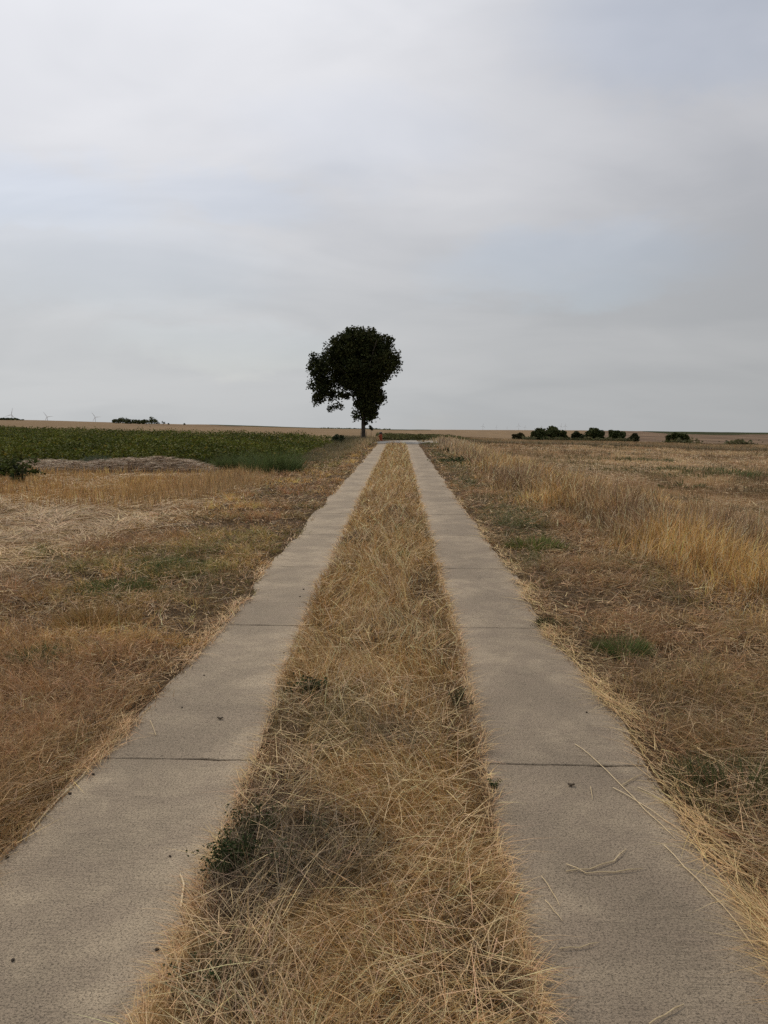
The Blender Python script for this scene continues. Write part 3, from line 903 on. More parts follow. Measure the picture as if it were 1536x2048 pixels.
keep = rng.random(len(x)) < 0.3 + 0.7 * sm(0.35, 0.6, fbm(x * 2.3, y * 1.7, 164)); x, y = x[keep], y[keep]
v = rng.random(len(x))
c = mixc(DARK, BROWN, sm(0.0, 0.45, v)); c = c * (1 - sm(0.5, 1, v)[:, None] ** 1.5) + np.array(STRAW) * 0.9 * sm(0.5, 1, v)[:, None] ** 1.5
sw = swath(x, y, 161)
blades(B, x, y, terrain(x, y) + 0.02 + rng.uniform(0.0, 0.05, len(x)) + 0.05 * sw, rng.uniform(0.05, 0.19, len(x)), width(y, 0.0034, 0.78), rng.uniform(0, 6.283, len(x)), rng.uniform(0.8, 1.6, len(x)), rng.uniform(1.2, 2.0, len(x)), jitter(c, 0.2), 2, 1.0)
tag(link('verge_grass', B.mesh('verge_grass', (M_GRASS,))),
    'matted brown and green mown grass beside the darker track', 'grass', kind='stuff')

B = Buf()
x, y = scatter(60000, 4.2, 62, lambda y: np.interp(y, [0, 5, 9, 14, 30, 60], [3.8, 2.9, 2.35, 2.0, 1.75, 2.1]), lambda y: np.interp(y, [0, 8, 15, 30, 60], [6.5, 5.6, 5.4, 4.6, 4.6]))
edge_in = np.interp(y, [0, 5, 9, 14, 30, 60], [3.8, 2.9, 2.35, 2.0, 1.75, 2.1])
edge_out = np.interp(y, [0, 8, 15, 30, 60], [6.5, 5.6, 5.4, 4.6, 4.6])
u = np.clip((x - edge_in) / (edge_out - edge_in), 0, 1)
hprof = sm(0.0, 0.35, u) * (1 - 0.45 * sm(0.6, 1.0, u))
keep = rng.random(len(x)) < (0.22 + 0.78 * sm(0.0, 0.45, u + 0.5 * (fbm(x * 0.9, y * 0.6, 79) - 0.5))) * (0.45 + 0.55 * sm(0.36, 0.58, fbm(x * 1.3, y * 0.9, 71)))
x, y, u, hprof = x[keep], y[keep], u[keep], hprof[keep]
pat = fbm(x * 0.7, y * 0.35, 72)
c = mixc((0.36, 0.23, 0.12), GOLD, sm(0.40, 0.62, pat))
c = c * (0.72 + 0.5 * sm(0.35, 0.62, fbm(x * 2.0, y * 1.2, 76)))[:, None]
c = np.where((rng.random(len(x)) < 0.24)[:, None], np.array((0.66, 0.50, 0.29)), c * 0.86)
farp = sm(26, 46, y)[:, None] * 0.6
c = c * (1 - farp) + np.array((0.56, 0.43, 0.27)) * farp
hh = (0.13 + 0.36 * hprof) * (0.7 + 0.6 * sm(0.38, 0.6, fbm(x * 1.6, y * 0.9, 78))) * rng.uniform(0.55, 1.1, len(x)) * (0.8 + 0.5 * fbm(x * 0.8, y * 0.5, 73))
blades(B, x, y, terrain(x, y), hh, width(y, 0.0036, 0.85), azim(x, y, 74, 1.4, 0.6), rng.uniform(0, 0.5, len(x)), rng.uniform(0.15, 1.6, len(x)), jitter(c, 0.32), 3)
# the near side of the lane is overgrown as well
x = rng.uniform(4.0, 42, 9000); y = 57.0 + 1.2 * rng.random(9000) - 0.9 * sm(8, 4, x)
blades(B, x, y, terrain(x, y), rng.uniform(0.2, 0.42, 9000), 0.035, rng.uniform(0, 6.283, 9000), rng.uniform(0, 0.35, 9000), rng.uniform(0.3, 1.0, 9000), jitter(mixc((0.30, 0.22, 0.13), (0.12, 0.12, 0.06), (rng.random(9000) < 0.35) * 1.0), 0.25), 2)
tag(link('tall_grass', B.mesh('tall_grass', (M_GRASS,))), 'tall dry golden grass standing between the mown verge and the stubble field', 'grass', kind='stuff')

# --- straw swept along the edge of the right slab
B = Buf()
n = 10000
y = sample_y(n, 1.6, 24); x = RO(y) + np.abs(rng.normal(0, 0.075, n)) - 0.02 + 0.10 * (fbm(y * 2.2, y * 0, 77) - 0.5)
keep = rng.random(n) < 0.16 + 0.84 * sm(0.42, 0.66, fbm(y * 1.4, x * 2.0, 75)); x, y = x[keep], y[keep]; n = len(x)
c = mixc(BROWN, (0.70, 0.53, 0.27), 0.25 + 0.75 * rng.random(n))
ph = np.where(rng.random(n) < 0.75, R(106) + rng.normal(0, 0.45, n) + math.pi * (rng.random(n) < 0.5), rng.uniform(0, 6.283, n))
blades(B, x, y, np.full(n, 0.03) + rng.uniform(0, 0.03, n), rng.uniform(0.06, 0.30, n), width(y, 0.0034, 0.6), ph, rng.uniform(1.25, 1.55, n), rng.uniform(1.45, 1.7, n), jitter(c, 0.13), 2, 0.4)
tag(link('loose_straw', B.mesh('loose_straw', (M_GRASS,))), 'pale yellow loose straw swept along the outer edge of the darker track', 'straw', kind='stuff')

# --- stubble and straw on the right-hand field
B = Buf()
xs0 = lambda y: np.interp(y, [0, 8, 15, 30, 60, 300], [6.0, 5.2, 5.0, 4.3, 4.2, 12])
x, y = scatter(120000, 7.5, 150, xs0, lambda y: 200 + 0 * y, 1, 0.60, 2.0)
# drills run along the field
row = np.round(x / 0.25) * 0.25
x = np.where(y < 60, row + rng.normal(0, 0.05, len(x)), x)
pat = fbm(x * 0.35, y * 0.18, 81)
c = mixc((0.34, 0.225, 0.12), (0.52, 0.37, 0.205), sm(0.35, 0.65, pat)) * (1 - 0.18 * sm(30, 110, y))[:, None]
c = c * (0.7 + 0.6 * sm(0.35, 0.65, fbm(x * 0.9, y * 0.35, 85)))[:, None]
gpat = sm(0.56, 0.70, fbm(x * 0.28 + 3, y * 0.11 + 3, 82)) * sm(18, 24, y) * (rng.random(len(x)) < 0.55)
c = c * (1 - 0.85 * gpat[:, None]) + np.array((0.15, 0.14, 0.06)) * 0.85 * gpat[:, None]
fl = (fbm(x * 1.3, y * 0.5, 83) > 0.61) & (rng.random(len(x)) < 0.75)
c = np.where(fl[:, None], np.array((0.13, 0.105, 0.055)), c)
hgt = np.maximum(rng.uniform(0.08, 0.22, len(x)), 0.003 * y)
blades(B, x, y, terrain(x, y) - 0.01, hgt, width(y, 0.005, 0.62), rng.uniform(0, 6.283, len(x)), rng.uniform(0, 0.4, len(x)), rng.uniform(0.1, 0.9, len(x)), jitter(c), 2)
x, y = scatter(60000, 7.5, 90, xs0, lambda y: 200 + 0 * y, 1, 0.60, 2.0)
keep = rng.random(len(x)) < 0.2 + 0.8 * sm(0.42, 0.6, fbm(x * 0.35 + 8, y * 0.22, 86)); x, y = x[keep], y[keep]
c = mixc((0.38, 0.27, 0.15), (0.66, 0.50, 0.30), rng.random(len(x)))
blades(B, x, y, terrain(x, y) + rng.uniform(0.01, 0.07, len(x)), rng.uniform(0.15, 0.4, len(x)), width(y, 0.006, 0.8), rng.uniform(0, 6.283, len(x)), rng.uniform(1.2, 1.6, len(x)), rng.uniform(1.4, 1.7, len(x)), jitter(c, 0.15), 1, 0.5)
tag(link('stubble', B.mesh('stubble', (M_GRASS,))), 'pale cut stubble and chaff covering the wide harvested field', 'stubble', kind='stuff')

# --- left field: straw litter in front, standing stubble behind it
B = Buf()
xe = lambda y: np.interp(y, [0, 8, 11.5, 15, 17, 22], [-4.6, -4.15, -3.5, -3.2, -3.2, -3.6])
x, y = scatter(36000, 6.5, 22, lambda y: -40 + 0 * y, xe, 1)
keep = rng.random(len(x)) < 0.35 + 0.65 * sm(0, 0.9, xe(y) - x + 0.6 * (fbm(x, y, 92) - 0.5)); x, y = x[keep], y[keep]
pat = fbm(x * 0.8, y * 0.8, 91)
c = mixc((0.28, 0.175, 0.08), (0.66, 0.475, 0.25), np.clip(rng.random(len(x)) * 0.7 + sm(0.35, 0.65, pat) * 0.4, 0, 1))
blades(B, x, y, terrain(x, y) + rng.uniform(0.0, 0.07, len(x)), rng.uniform(0.14, 0.46, len(x)), width(y, 0.006, 0.95), azim(x, y, 93, 1.0, 0.7), rng.uniform(1.15, 1.6, len(x)), rng.uniform(1.4, 1.75, len(x)), jitter(c, 0.16), 2, 0.5)
tag(link('straw_litter', B.mesh('straw_litter', (M_GRASS,))), 'bleached flattened straw lying in front of the standing stubble', 'straw', kind='stuff')
B = Buf()
x, y = scatter(38000, 12.6, 25, lambda y: -40 + 0 * y, lambda y: np.interp(y, [13, 18, 24], [-4.6, -3.3, -3.6]), 1)
row = np.round(y / 0.14) * 0.14
inn = sm(12.6, 17.5, y + 5 * (fbm(x * 0.35, y * 0.5, 95) - 0.5)) * (1 - 0.7 * sm(20, 24, y + 3 * (fbm(x * 0.5, y * 0.5, 98) - 0.5)))
keep = rng.random(len(x)) < inn * (0.4 + 0.6 * sm(0.3, 0.5, fbm(x * 0.9, y * 0.7, 96))); x, y = x[keep], y[keep]
c = mixc((0.31, 0.175, 0.07), (0.70, 0.45, 0.18), rng.random(len(x)) ** 1.2)
gg = sm(-6.5, -3.6, x)[:, None] * 0.5
c = c * (1 - gg) + np.array((0.33, 0.25, 0.15)) * gg
blades(B, x, y, terrain(x, y), rng.uniform(0.12, 0.36, len(x)) * (0.8 + 0.5 * sm(-7, -3.6, x)) * (0.35 + 1.1 * fbm(x * 1.1, y * 0.8, 97)), width(y, 0.006, 0.75), rng.uniform(0, 6.283, len(x)), rng.uniform(0, 0.45, len(x)), rng.uniform(0.05, 1.0, len(x)), jitter(c, 0.32), 2)
tag(link('standing_stubble', B.mesh('standing_stubble', (M_GRASS,))), 'upright amber stubble in front of the straw mound and green crop', 'stubble', kind='stuff')


# ------------------------------------------------------------------ leafy things
def leaves(B, P, size, col, up=0.5, aspect=0.62):
    """leaf blades folded along the midrib: 2 triangles each"""
    N = len(P)
    d = rng.normal(0, 1, (N, 3)); d[:, 2] = d[:, 2] * 0.6
    d /= np.linalg.norm(d, axis=1)[:, None]
    n = rng.normal(0, 1, (N, 3)) * (1 - up); n[:, 2] += up
    w = np.cross(d, n); w /= np.linalg.norm(w, axis=1)[:, None] + 1e-9
    f = np.cross(w, d)
    size = np.broadcast_to(size, N)[:, None]
    a = P - d * size * 0.5; b = P + d * size * 0.5
    l = P + w * size * aspect * 0.5 + f * size * 0.12; r = P - w * size * aspect * 0.5 + f * size * 0.12
    V = np.stack([a, l, b, r], 1).reshape(-1, 3)
    T = (np.array([(0, 1, 2), (0, 2, 3)])[None] + (np.arange(N) * 4)[:, None, None]).reshape(-1, 3)
    B.add(V, T, np.repeat(col, 4, 0))


# --- the crop
B = Buf()
def crop_front(x): return 26.2 + 0.5 * (fbm(x * 0.8, x * 0 + 2, 101) - 0.5) * 3 - 1.6 * sm(-10.8, -12.2, x) + 1.2 * sm(-7, -4, x)
def crop_back(x): return 53 - 0.83 * (x + 4)
n = 110000
y = sample_y(n, 24, 96, 1); x = -4.1 - rng.random(n) * (0.60 * y + 2 - 4.1)
x = x + 0.35 * (fbm(y * 0.5, y * 0, 102) - 0.5)
ok = (y > crop_front(x)) & (y < crop_back(x)); x, y = x[ok], y[ok]
hgt = (0.34 + 0.62 * fbm(x * 0.9, y * 0.7, 103)) * (0.55 + 0.45 * sm(0, 1.4, -4.1 - x))
u = np.where(y < crop_front(x) + 1.2, rng.random(len(x)), rng.random(len(x)) ** 0.45)
lump = fbm(x * 2.2, y * 1.6, 104)
z = terrain(x, y) + hgt * u * (0.62 + 0.65 * lump)
c = mixc((0.040, 0.054, 0.011), (0.140, 0.148, 0.026), np.clip(sm(0.35, 0.7, fbm(x * 0.5, y * 0.3, 105)) * 0.6 + rng.random(len(x)) * 0.45, 0, 1))
c = np.where((rng.random(len(x)) < 0.06)[:, None], np.array((0.19, 0.16, 0.03)), c)
leaves(B, np.stack([x, y, z], 1), np.maximum(rng.uniform(0.09, 0.15, len(x)), 1.5 * y / 769 * rng.uniform(0.8, 1.2, len(x))), jitter(c, 0.25), 0.62)
tag(link('crop', B.mesh('crop', (M_LEAF,))), 'dense dark green leafy crop filling the field behind the straw mound', 'crop', kind='stuff')
B = Buf()
n = 14000
y = sample_y(n, 65, 104, 1); px_ = np.where(rng.random(n) < 0.8, rng.uniform(752, 885, n), rng.normal(885, 45, n)); px_ = np.maximum(px_, 748 + 8 * rng.random(n)); x = (px_ - 799) / F * y
z = terrain(x, y) + 0.5 * rng.random(n) ** 0.5 * (0.1 + 1.5 * fbm(x * 0.7, y * 0.25, 106)) * sm(990, 880, px_)
c = mixc((0.06, 0.068, 0.022), (0.17, 0.15, 0.06), rng.random(n))
leaves(B, np.stack([x, y, z], 1), rng.uniform(0.14, 0.24, n), jitter(c, 0.25), 0.6)
tag(link('crop', B.mesh('crop', (M_LEAF,))), 'narrow strip of low green crop beyond the bend of the lane', 'crop', kind='stuff')

# --- straw mound before the crop
def mound_h(x, y):
    c = 24.6 + 0.02 * (x + 8)
    w = 1.45 + 0.25 * np.sin(x * 1.1)
    prof = np.clip(1 - ((y - c) / w) ** 2, 0, 1) ** 0.8
    ends = sm(-12.9, -11.6, x) * sm(-5.4, -7.2, x)
    return prof * ends * (0.13 + 0.28 * fbm(x * 0.8, y * 0.4, 111)) * (0.6 + 0.9 * fbm(x * 2.2, y * 2.2, 112))
mx_, my_ = np.meshgrid(np.linspace(-13, -5.3, 120), np.linspace(22.8, 26.4, 50))
mz_ = terrain(mx_, my_) + mound_h(mx_, my_) - 0.02
mound = empty('straw_mound', (-9, 24.6, 0))
tag(mound, 'long low heap of rotting pale straw in front of the green crop', 'straw heap')
V = np.stack([mx_ + 9, my_ - 24.6, mz_], -1).reshape(-1, 3)
idx = np.arange(50 * 120).reshape(50, 120)
q = np.stack([idx[:-1, :-1], idx[:-1, 1:], idx[1:, 1:], idx[1:, :-1]], -1).reshape(-1, 4)
M_MOUND = soil_mat('rotting_straw', (0.20, 0.135, 0.088), (0.26, 0.18, 0.12), (0.34, 0.25, 0.165))
link('heap', mesh_np('heap', V, q, None, (M_MOUND,), smooth=True), mound)
B = Buf()
n = 9000
x = rng.uniform(-12.8, -5.5, n); y = rng.uniform(23.0, 26.0, n)
mh = mound_h(x, y); ok = mh > 0.04; x, y, mh = x[ok], y[ok], mh[ok]; n = len(x)
c = mixc((0.20, 0.14, 0.085), (0.42, 0.31, 0.205), rng.random(n))
blades(B, x + 9, y - 24.6, mh + rng.uniform(-0.01, 0.03, n), rng.uniform(0.15, 0.4, n), 0.02, rng.uniform(0, 6.283, n), rng.uniform(1.2, 1.7, n), rng.uniform(1.4, 1.9, n), jitter(c, 0.2), 2, 0.6)
o = link('straw', B.mesh('straw', (M_GRASS,)), mound); o['kind'] = 'stuff'


def weed(name, pos, r, h, n, col, label, cat, kind='leaf', size=0.03, group=None, stems=10, flat=1.0):
    """a plant of its own: stems and foliage"""
    t = empty(name, pos)
    tag(t, label, cat, group)
    B = Buf()
    if kind == 'leaf':
        # shoots of uneven length spread from the root, leaves strung along each
        m = max(8, n // 28)
        az = rng.uniform(0, 6.283, m); el = rng.uniform(0.15, 1.45, m); ln_ = rng.uniform(0.35, 1.25, m)
        tip = np.stack([np.cos(az) * np.cos(el) * ln_ * r * 1.15, np.sin(az) * np.cos(el) * ln_ * r * 1.15, np.sin(el) * ln_ * h], 1)
        k = rng.integers(0, m, n); t_ = rng.random(n) ** 0.6
        P = tip[k] * t_[:, None] + rng.normal(0, 0.06 * r + 0.3 * size, (n, 3)) * np.array((1, 1, 0.6))
        P[:, 2] = np.abs(P[:, 2]) + 0.008
        leaves(B, P, rng.uniform(0.7, 1.3, n) * size, jitter(np.broadcast_to(np.array(col), (n, 3)), 0.3), 0.5)
    else:
        m = max(5, n // 22); k = rng.integers(0, m, n)
        q_ = r * np.sqrt(rng.random(m)); qa = rng.uniform(0, 6.283, m); hs = rng.uniform(0.45, 1.15, m)
        x = (q_ * np.cos(qa) * flat)[k] + rng.normal(0, 0.10 * r + 0.01, n); y = (q_ * np.sin(qa))[k] + rng.normal(0, 0.10 * r + 0.01, n)
        rr = np.hypot(x / flat, y); ph = np.arctan2(y, x)
        blades(B, x, y, np.zeros(n), h * hs[k] * rng.uniform(0.5, 1.15, n) * np.exp(-0.5 * (rr / r) ** 2), size, ph + rng.normal(0, 0.6, n), rng.uniform(0, 0.3, n) + 0.3 * rr / r, rng.uniform(0.3, 1.3, n), jitter(np.broadcast_to(np.array(col), (n, 3)), 0.25), 3)
    link('foliage', B.mesh('foliage', (M_LEAF,)), t)
    if stems:
        S = Buf()
        for _ in range(stems):
            a_ = random.uniform(0, 6.283); q_ = random.uniform(0.1, 0.75) * r
            b0 = np.array((0.2 * q_ * math.cos(a_), 0.2 * q_ * math.sin(a_), 0)); b1 = np.array((q_ * math.cos(a_), q_ * math.sin(a_), h * random.uniform(0.6, 1.05)))
            V, T = tube([b0, (b0 + b1) / 2 + np.array((0, 0, 0.08 * h)), b1], [0.006 * h / 0.3 + .001, .004 * h / 0.3 + .001, .0015], 4)
            S.add(V, T, (0.10, 0.085, 0.045))
        link('stem', S.mesh('stem', (M_LEAF,)), t)
    return t


G0 = lambda px, py: gp(px, py, 0.03)
weed('green_weed', G0(470, 1745), 0.125, 0.12, 3200, (0.042, 0.055, 0.02), 'dark green leafy weed on the strip beside the paler track, nearest of the dark weeds', 'weed', size=0.013)
weed('green_weed', G0(525, 1690), 0.15, 0.15, 2400, (0.05, 0.058, 0.024), 'dark weed smothered in dead stems behind the nearest dark weed', 'weed', size=0.011)
weed('green_weed', G0(570, 1765), 0.14, 0.12, 1700, (0.05, 0.056, 0.026), 'dark weed under crossing straws, lowest and nearest the bottom of the dark patch', 'weed', size=0.011)
weed('green_weed', G0(640, 1695), 0.14, 0.13, 1700, (0.05, 0.056, 0.024), 'sparse dark weed in the middle of the strip, right of the nearest dark weed', 'weed', size=0.011)
weed('green_weed', G0(628, 1392), 0.14, 0.11, 1500, DEEP, 'small dark weed at the edge of the strip, halfway between two slab joints', 'weed', size=0.017)
weed('green_weed', G0(918, 1420), 0.09, 0.12, 260, (0.10, 0.09, 0.04), 'small olive weed on the strip close to the darker track', 'weed', size=0.014)
weed('green_weed', G0(430, 1985), 0.12, 0.09, 1300, DEEP, 'dark green weed at the bottom edge of the photo on the grass strip', 'weed', size=0.014)
weed('green_weed', G0(985, 1580), 0.045, 0.05, 160, (0.06, 0.08, 0.03), 'tiny green sprout in the grass fringe of the darker track', 'weed', size=0.011, stems=2)
weed('grass_tuft', G0(783, 1116), 0.22, 0.16, 500, (0.13, 0.16, 0.05), 'fresh green grass tuft in the middle of the golden strip', 'grass tuft', 'grass', 0.008, stems=0)
weed('grass_tuft', G0(1068, 1098), 0.35, 0.22, 1000, (0.15, 0.17, 0.05), 'bright green grass tuft on the verge beside the darker track', 'grass tuft', 'grass', 0.010, stems=0)
weed('grass_tuft', G0(1245, 1308), 0.20, 0.19, 700, (0.12, 0.15, 0.05), 'upright green grass tuft in the brown matted verge', 'grass tuft', 'grass', 0.006, stems=0)
weed('grass_tuft', G0(1108, 1252), 0.13, 0.10, 500, (0.07, 0.07, 0.03), 'dark low tuft at the slab edge beside a joint of the darker track', 'grass tuft', 'grass', 0.006, stems=0)
weed('grass_tuft', G0(1490, 1590), 0.30, 0.20, 1100, (0.09, 0.10, 0.04), 'dark olive grass tuft at the right edge of the photo', 'grass tuft', 'grass', 0.005, stems=0)
weed('grass_tuft', G0(350, 1140), 0.48, 0.15, 1300, (0.11, 0.135, 0.05), 'broad green grass patch on the brown verge, farther of two', 'grass tuft', 'grass', 0.009, stems=0)
weed('grass_tuft', G0(235, 1178), 0.42, 0.14, 1200, (0.12, 0.14, 0.05), 'broad olive green grass patch on the brown verge, nearer of two', 'grass tuft', 'grass', 0.008, stems=0)
weed('grass_tuft', G0(75, 1330), 0.22, 0.17, 700, (0.11, 0.14, 0.06), 'small green grass tuft near the left edge of the photo', 'grass tuft', 'grass', 0.006, stems=0)
weed('grass_tuft', G0(190, 1250), 0.30, 0.26, 900, (0.34, 0.22, 0.09), 'amber dry grass tussock standing out of the brown verge', 'grass tuft', 'grass', 0.006, stems=0)
weed('green_weed', gp(912, 928, 0), 1.0, 0.22, 900, (0.06, 0.075, 0.03), 'spreading dark green weed patch on the verge in front of the far tall grass', 'weed', size=0.09)
weed('green_weed', gp(890, 905, 0), 0.6, 0.2, 400, (0.06, 0.07, 0.03), 'farthest dark green weed on the verge beside the darker track', 'weed', size=0.1)
weed('feather_weed', gp(548, 946, 0), 0.85, 1.05, 2300, (0.115, 0.15, 0.055), 'tall feathery green weed bush at the corner of the crop', 'weed', 'grass', 0.013, stems=0)
weed('feather_weed', gp(470, 936, 0), 0.9, 0.7, 1300, (0.11, 0.135, 0.05), 'lower feathery green weed between the straw mound and the tall weed bush', 'weed', 'grass', 0.022, stems=0)
weed('feather_weed', Vector((-9.9, 24.9, 0.20)), 0.55, 0.3, 900, (0.115, 0.135, 0.085), 'grey green weed growing on top of the straw mound', 'weed', 'grass', 0.022, stems=0)
weed('crop_plant', gp(8, 955, 0), 0.95, 0.62, 1500, (0.065, 0.078, 0.02), 'dark green crop plant leaning into the stubble at the left edge of the photo', 'plant', size=0.14)
weed('crop_plant', gp(44, 968, 0), 0.28, 0.55, 260, (0.035, 0.045, 0.018), 'thin dark plant beside the left end of the straw mound', 'plant', size=0.11)
# green weeds in the right-hand stubble
for (px, py, r_, lb) in ((1360, 945, 1.5, 'wide green weed patch in the stubble, largest of the patches'), (1450, 955, 1.3, 'green weed patch in the stubble nearest the right edge of the photo'),
                         (1265, 922, 1.1, 'green weed patch in the stubble, farthest from the camera'), (1372, 978, 0.35, 'small dark weed in the stubble, nearest to the tall grass')):
    x, y = gp(px, py, 0).x, gp(px, py, 0).y
    # follow the falling ground along the sight line
    for _ in range(30):
        z = tz(x, y); p = gp(px, py, z); x, y = p.x, p.y
    weed('green_weed', (x, y, tz(x, y)), r_ * 0.9, 0.26, int(650 * r_), (0.10, 0.115, 0.045), lb, 'weed', 'grass', 0.036, group='weeds in the stubble', stems=0, flat=2.2)

# ------------------------------------------------------------------ the lone tree
TREE_D = 58.0
base = px_at(727, 872, TREE_D)
tree = empty('tree', (base.x, base.y, tz(base.x, base.y)))
tag(tree, 'lone dark round crowned tree standing beside the track at the bend', 'tree')
K = TREE_D / F / 4.8 * 1.01


def tp(zx, zy, d=0.0):
    return np.array(((zx - 703) * K, d, (1205 - zy) * K))


trunk = Buf()
V, T = tube([tp(703, 1225), tp(703, 1195), tp(702, 1120), tp(700, 1040), tp(703, 980), tp(712, 900), tp(715, 800), tp(712, 690), tp(705, 560), tp(700, 420)],
            [0.25, 0.185, 0.155, 0.148, 0.15, 0.125, 0.095, 0.075, 0.05, 0.02], 10)
trunk.add(V, T)
tr = link('trunk', trunk.mesh('trunk', (M_BARK,), cols=False, smooth=True), tree)
limbs = [((702, 990, 0), (650, 860, .3), (570, 760, .5), (440, 690, .4), (300, 640, .2)), ((703, 985, 0), (780, 880, -.3), (850, 790, -.4), (890, 700, -.5)),
         ((712, 880, 0), (640, 700, -.6), (520, 560, -1.0), (420, 440, -1.1)), ((714, 850, 0), (790, 690, .7), (880, 560, 1.2), (950, 480, 1.3)),
         ((713, 760, 0), (690, 560, 1.2), (640, 380, 1.7), (600, 280, 1.6)), ((713, 740, 0), (760, 560, -1.3), (800, 380, -1.6), (830, 280, -1.5)),
         ((570, 760, .5), (480, 780, .4), (400, 840, .2), (395, 920, 0.1)), ((440, 690, .4), (340, 720, .2), (270, 790, 0.1))]
for L in limbs:
    P = [tp(*q) for q in L]
    # subdivide for a bent look
    PP = [P[0]]
    for a_, b_ in zip(P[:-1], P[1:]):
        PP += [(a_ + b_) / 2 + rng.normal(0, 0.05, 3), b_]
    r0 = 0.085 if L[0][1] > 700 and L[0][0] > 600 else 0.03
    V, T = tube(PP, np.linspace(r0, 0.012, len(PP)), 7)
    bb = Buf(); bb.add(V, T)
    link('branch', bb.mesh('branch', (M_BARK,), cols=False, smooth=True), tr)
# crown: (zoomed px centre, radii, depth centre, depth radius, clusters)
lobes = [(675, 280, 205, 125, 0, 1.7, 200), (800, 330, 160, 130, 0.6, 1.4, 120), (520, 340, 170, 120, -0.4, 1.4, 120), (880, 470, 140, 150, 0, 1.5, 130),
         (690, 470, 260, 190, 0, 2.3, 330), (420, 470, 150, 130, 0, 1.4, 120), (290, 560, 110, 120, 0, 1.0, 85), (310, 690, 120, 90, 0, 0.9, 70), (262, 810, 45, 50, 0, 0.4, 14),
         (350, 780, 95, 55, 0, 0.6, 28), (480, 620, 115, 92, 0, 1.1, 52), (450, 760, 70, 45, 0, 0.5, 16), (660, 660, 170, 130, 0, 1.5, 150), (795, 620, 128, 125, 0, 1.4, 120),
         (772, 780, 110, 108, 0, 1.0, 84), (858, 790, 48, 62, 0, 0.5, 22), (748, 890, 88, 100, 0, 0.8, 66), (778, 965, 52, 46, 0, 0.5, 16), (690, 820, 70, 90, 0, 0.7, 40),
         (645, 955, 38, 50, 0, 0.3, 8), (395, 900, 16, 36, 0, 0.2, 5), (445, 880, 28, 30, 0, 0.2, 2), (490, 880, 10, 26, 0, 0.1, 2), (640, 850, 36, 30, 0, 0.3, 5),
         (1000, 480, 40, 110, 0, 0.6, 16), (600, 200, 90, 40, 0, 0.8, 12), (540, 790, 60, 26, 0, 0.3, 4), (725, 1030, 16, 22, 0, 0.15, 3), (930, 280, 60, 50, 0, 0.6, 14), (240, 450, 40, 50, 0, .5, 9)]
B = Buf()
for (cx_, cz_, rx_, rz_, cd, rd, m) in lobes:
    m = int(m * (1.5 if cx_ > 460 else 1.15))
    d = rng.normal(0, 1, (m, 3)); d /= np.linalg.norm(d, axis=1)[:, None]
    rr = rng.random(m) ** 0.36
    C = np.stack([d[:, 0] * rr * rx_ * K * 0.97, cd + d[:, 1] * rr * rd, d[:, 2] * rr * rz_ * K * 0.97], 1) + tp(cx_, cz_)
    e_ = max(2, m // 9)                               # sprigs that stick out of the outline
    de = rng.normal(0, 1, (e_, 3)); de /= np.linalg.norm(de, axis=1)[:, None]
    Ce = np.stack([de[:, 0] * rx_ * K * 1.1, cd + de[:, 1] * rd, de[:, 2] * rz_ * K * 1.1], 1) + tp(cx_, cz_)
    Pe = np.repeat(Ce, 5, 0) + np.clip(rng.normal(0, 0.09, (e_ * 5, 3)), -.14, .14)
    if m > 10:
        leaves(B, Pe, rng.uniform(0.11, 0.18, e_ * 5), jitter(np.broadcast_to(np.array((0.045, 0.05, 0.018)), (e_ * 5, 3)), 0.2), 0.25, 0.75)
    k = 19
    P = np.repeat(C, k, 0) + np.clip(rng.normal(0, 1, (m * k, 3)), -1.7, 1.7) * np.repeat(rng.uniform(0.09, 0.18, m), k)[:, None]
    tone = np.repeat(rng.random(m), k)
    c = mixc((0.028, 0.036, 0.014), (0.062, 0.066, 0.022), tone)
    leaves(B, P, rng.uniform(0.12, 0.22, m * k), jitter(c, 0.2), 0.25, 0.75)
link('crown', B.mesh('crown', (M_TREELEAF,)), tree)
for k, (px, sway) in enumerate(((722.0, -0.02), (732.0, 0.03))):
    p = px_at(px, 876, TREE_D - 0.45)
    V, T = tube([(0, 0, -0.1), (sway, 0, 0.55), (sway * 1.6, 0, 0.74)], [0.022, 0.022, 0.02], 8)
    bb = Buf(); bb.add(V, T)
    o = link('wooden_stake', bb.mesh('wooden_stake', (M_STAKE,), cols=False), loc=(p.x, p.y, tz(p.x, p.y)))
    tag(o, ('pale wooden stake at the left foot of the lone tree', 'pale wooden stake at the right foot of the lone tree')[k], 'stake', 'stakes at the foot of the tree')

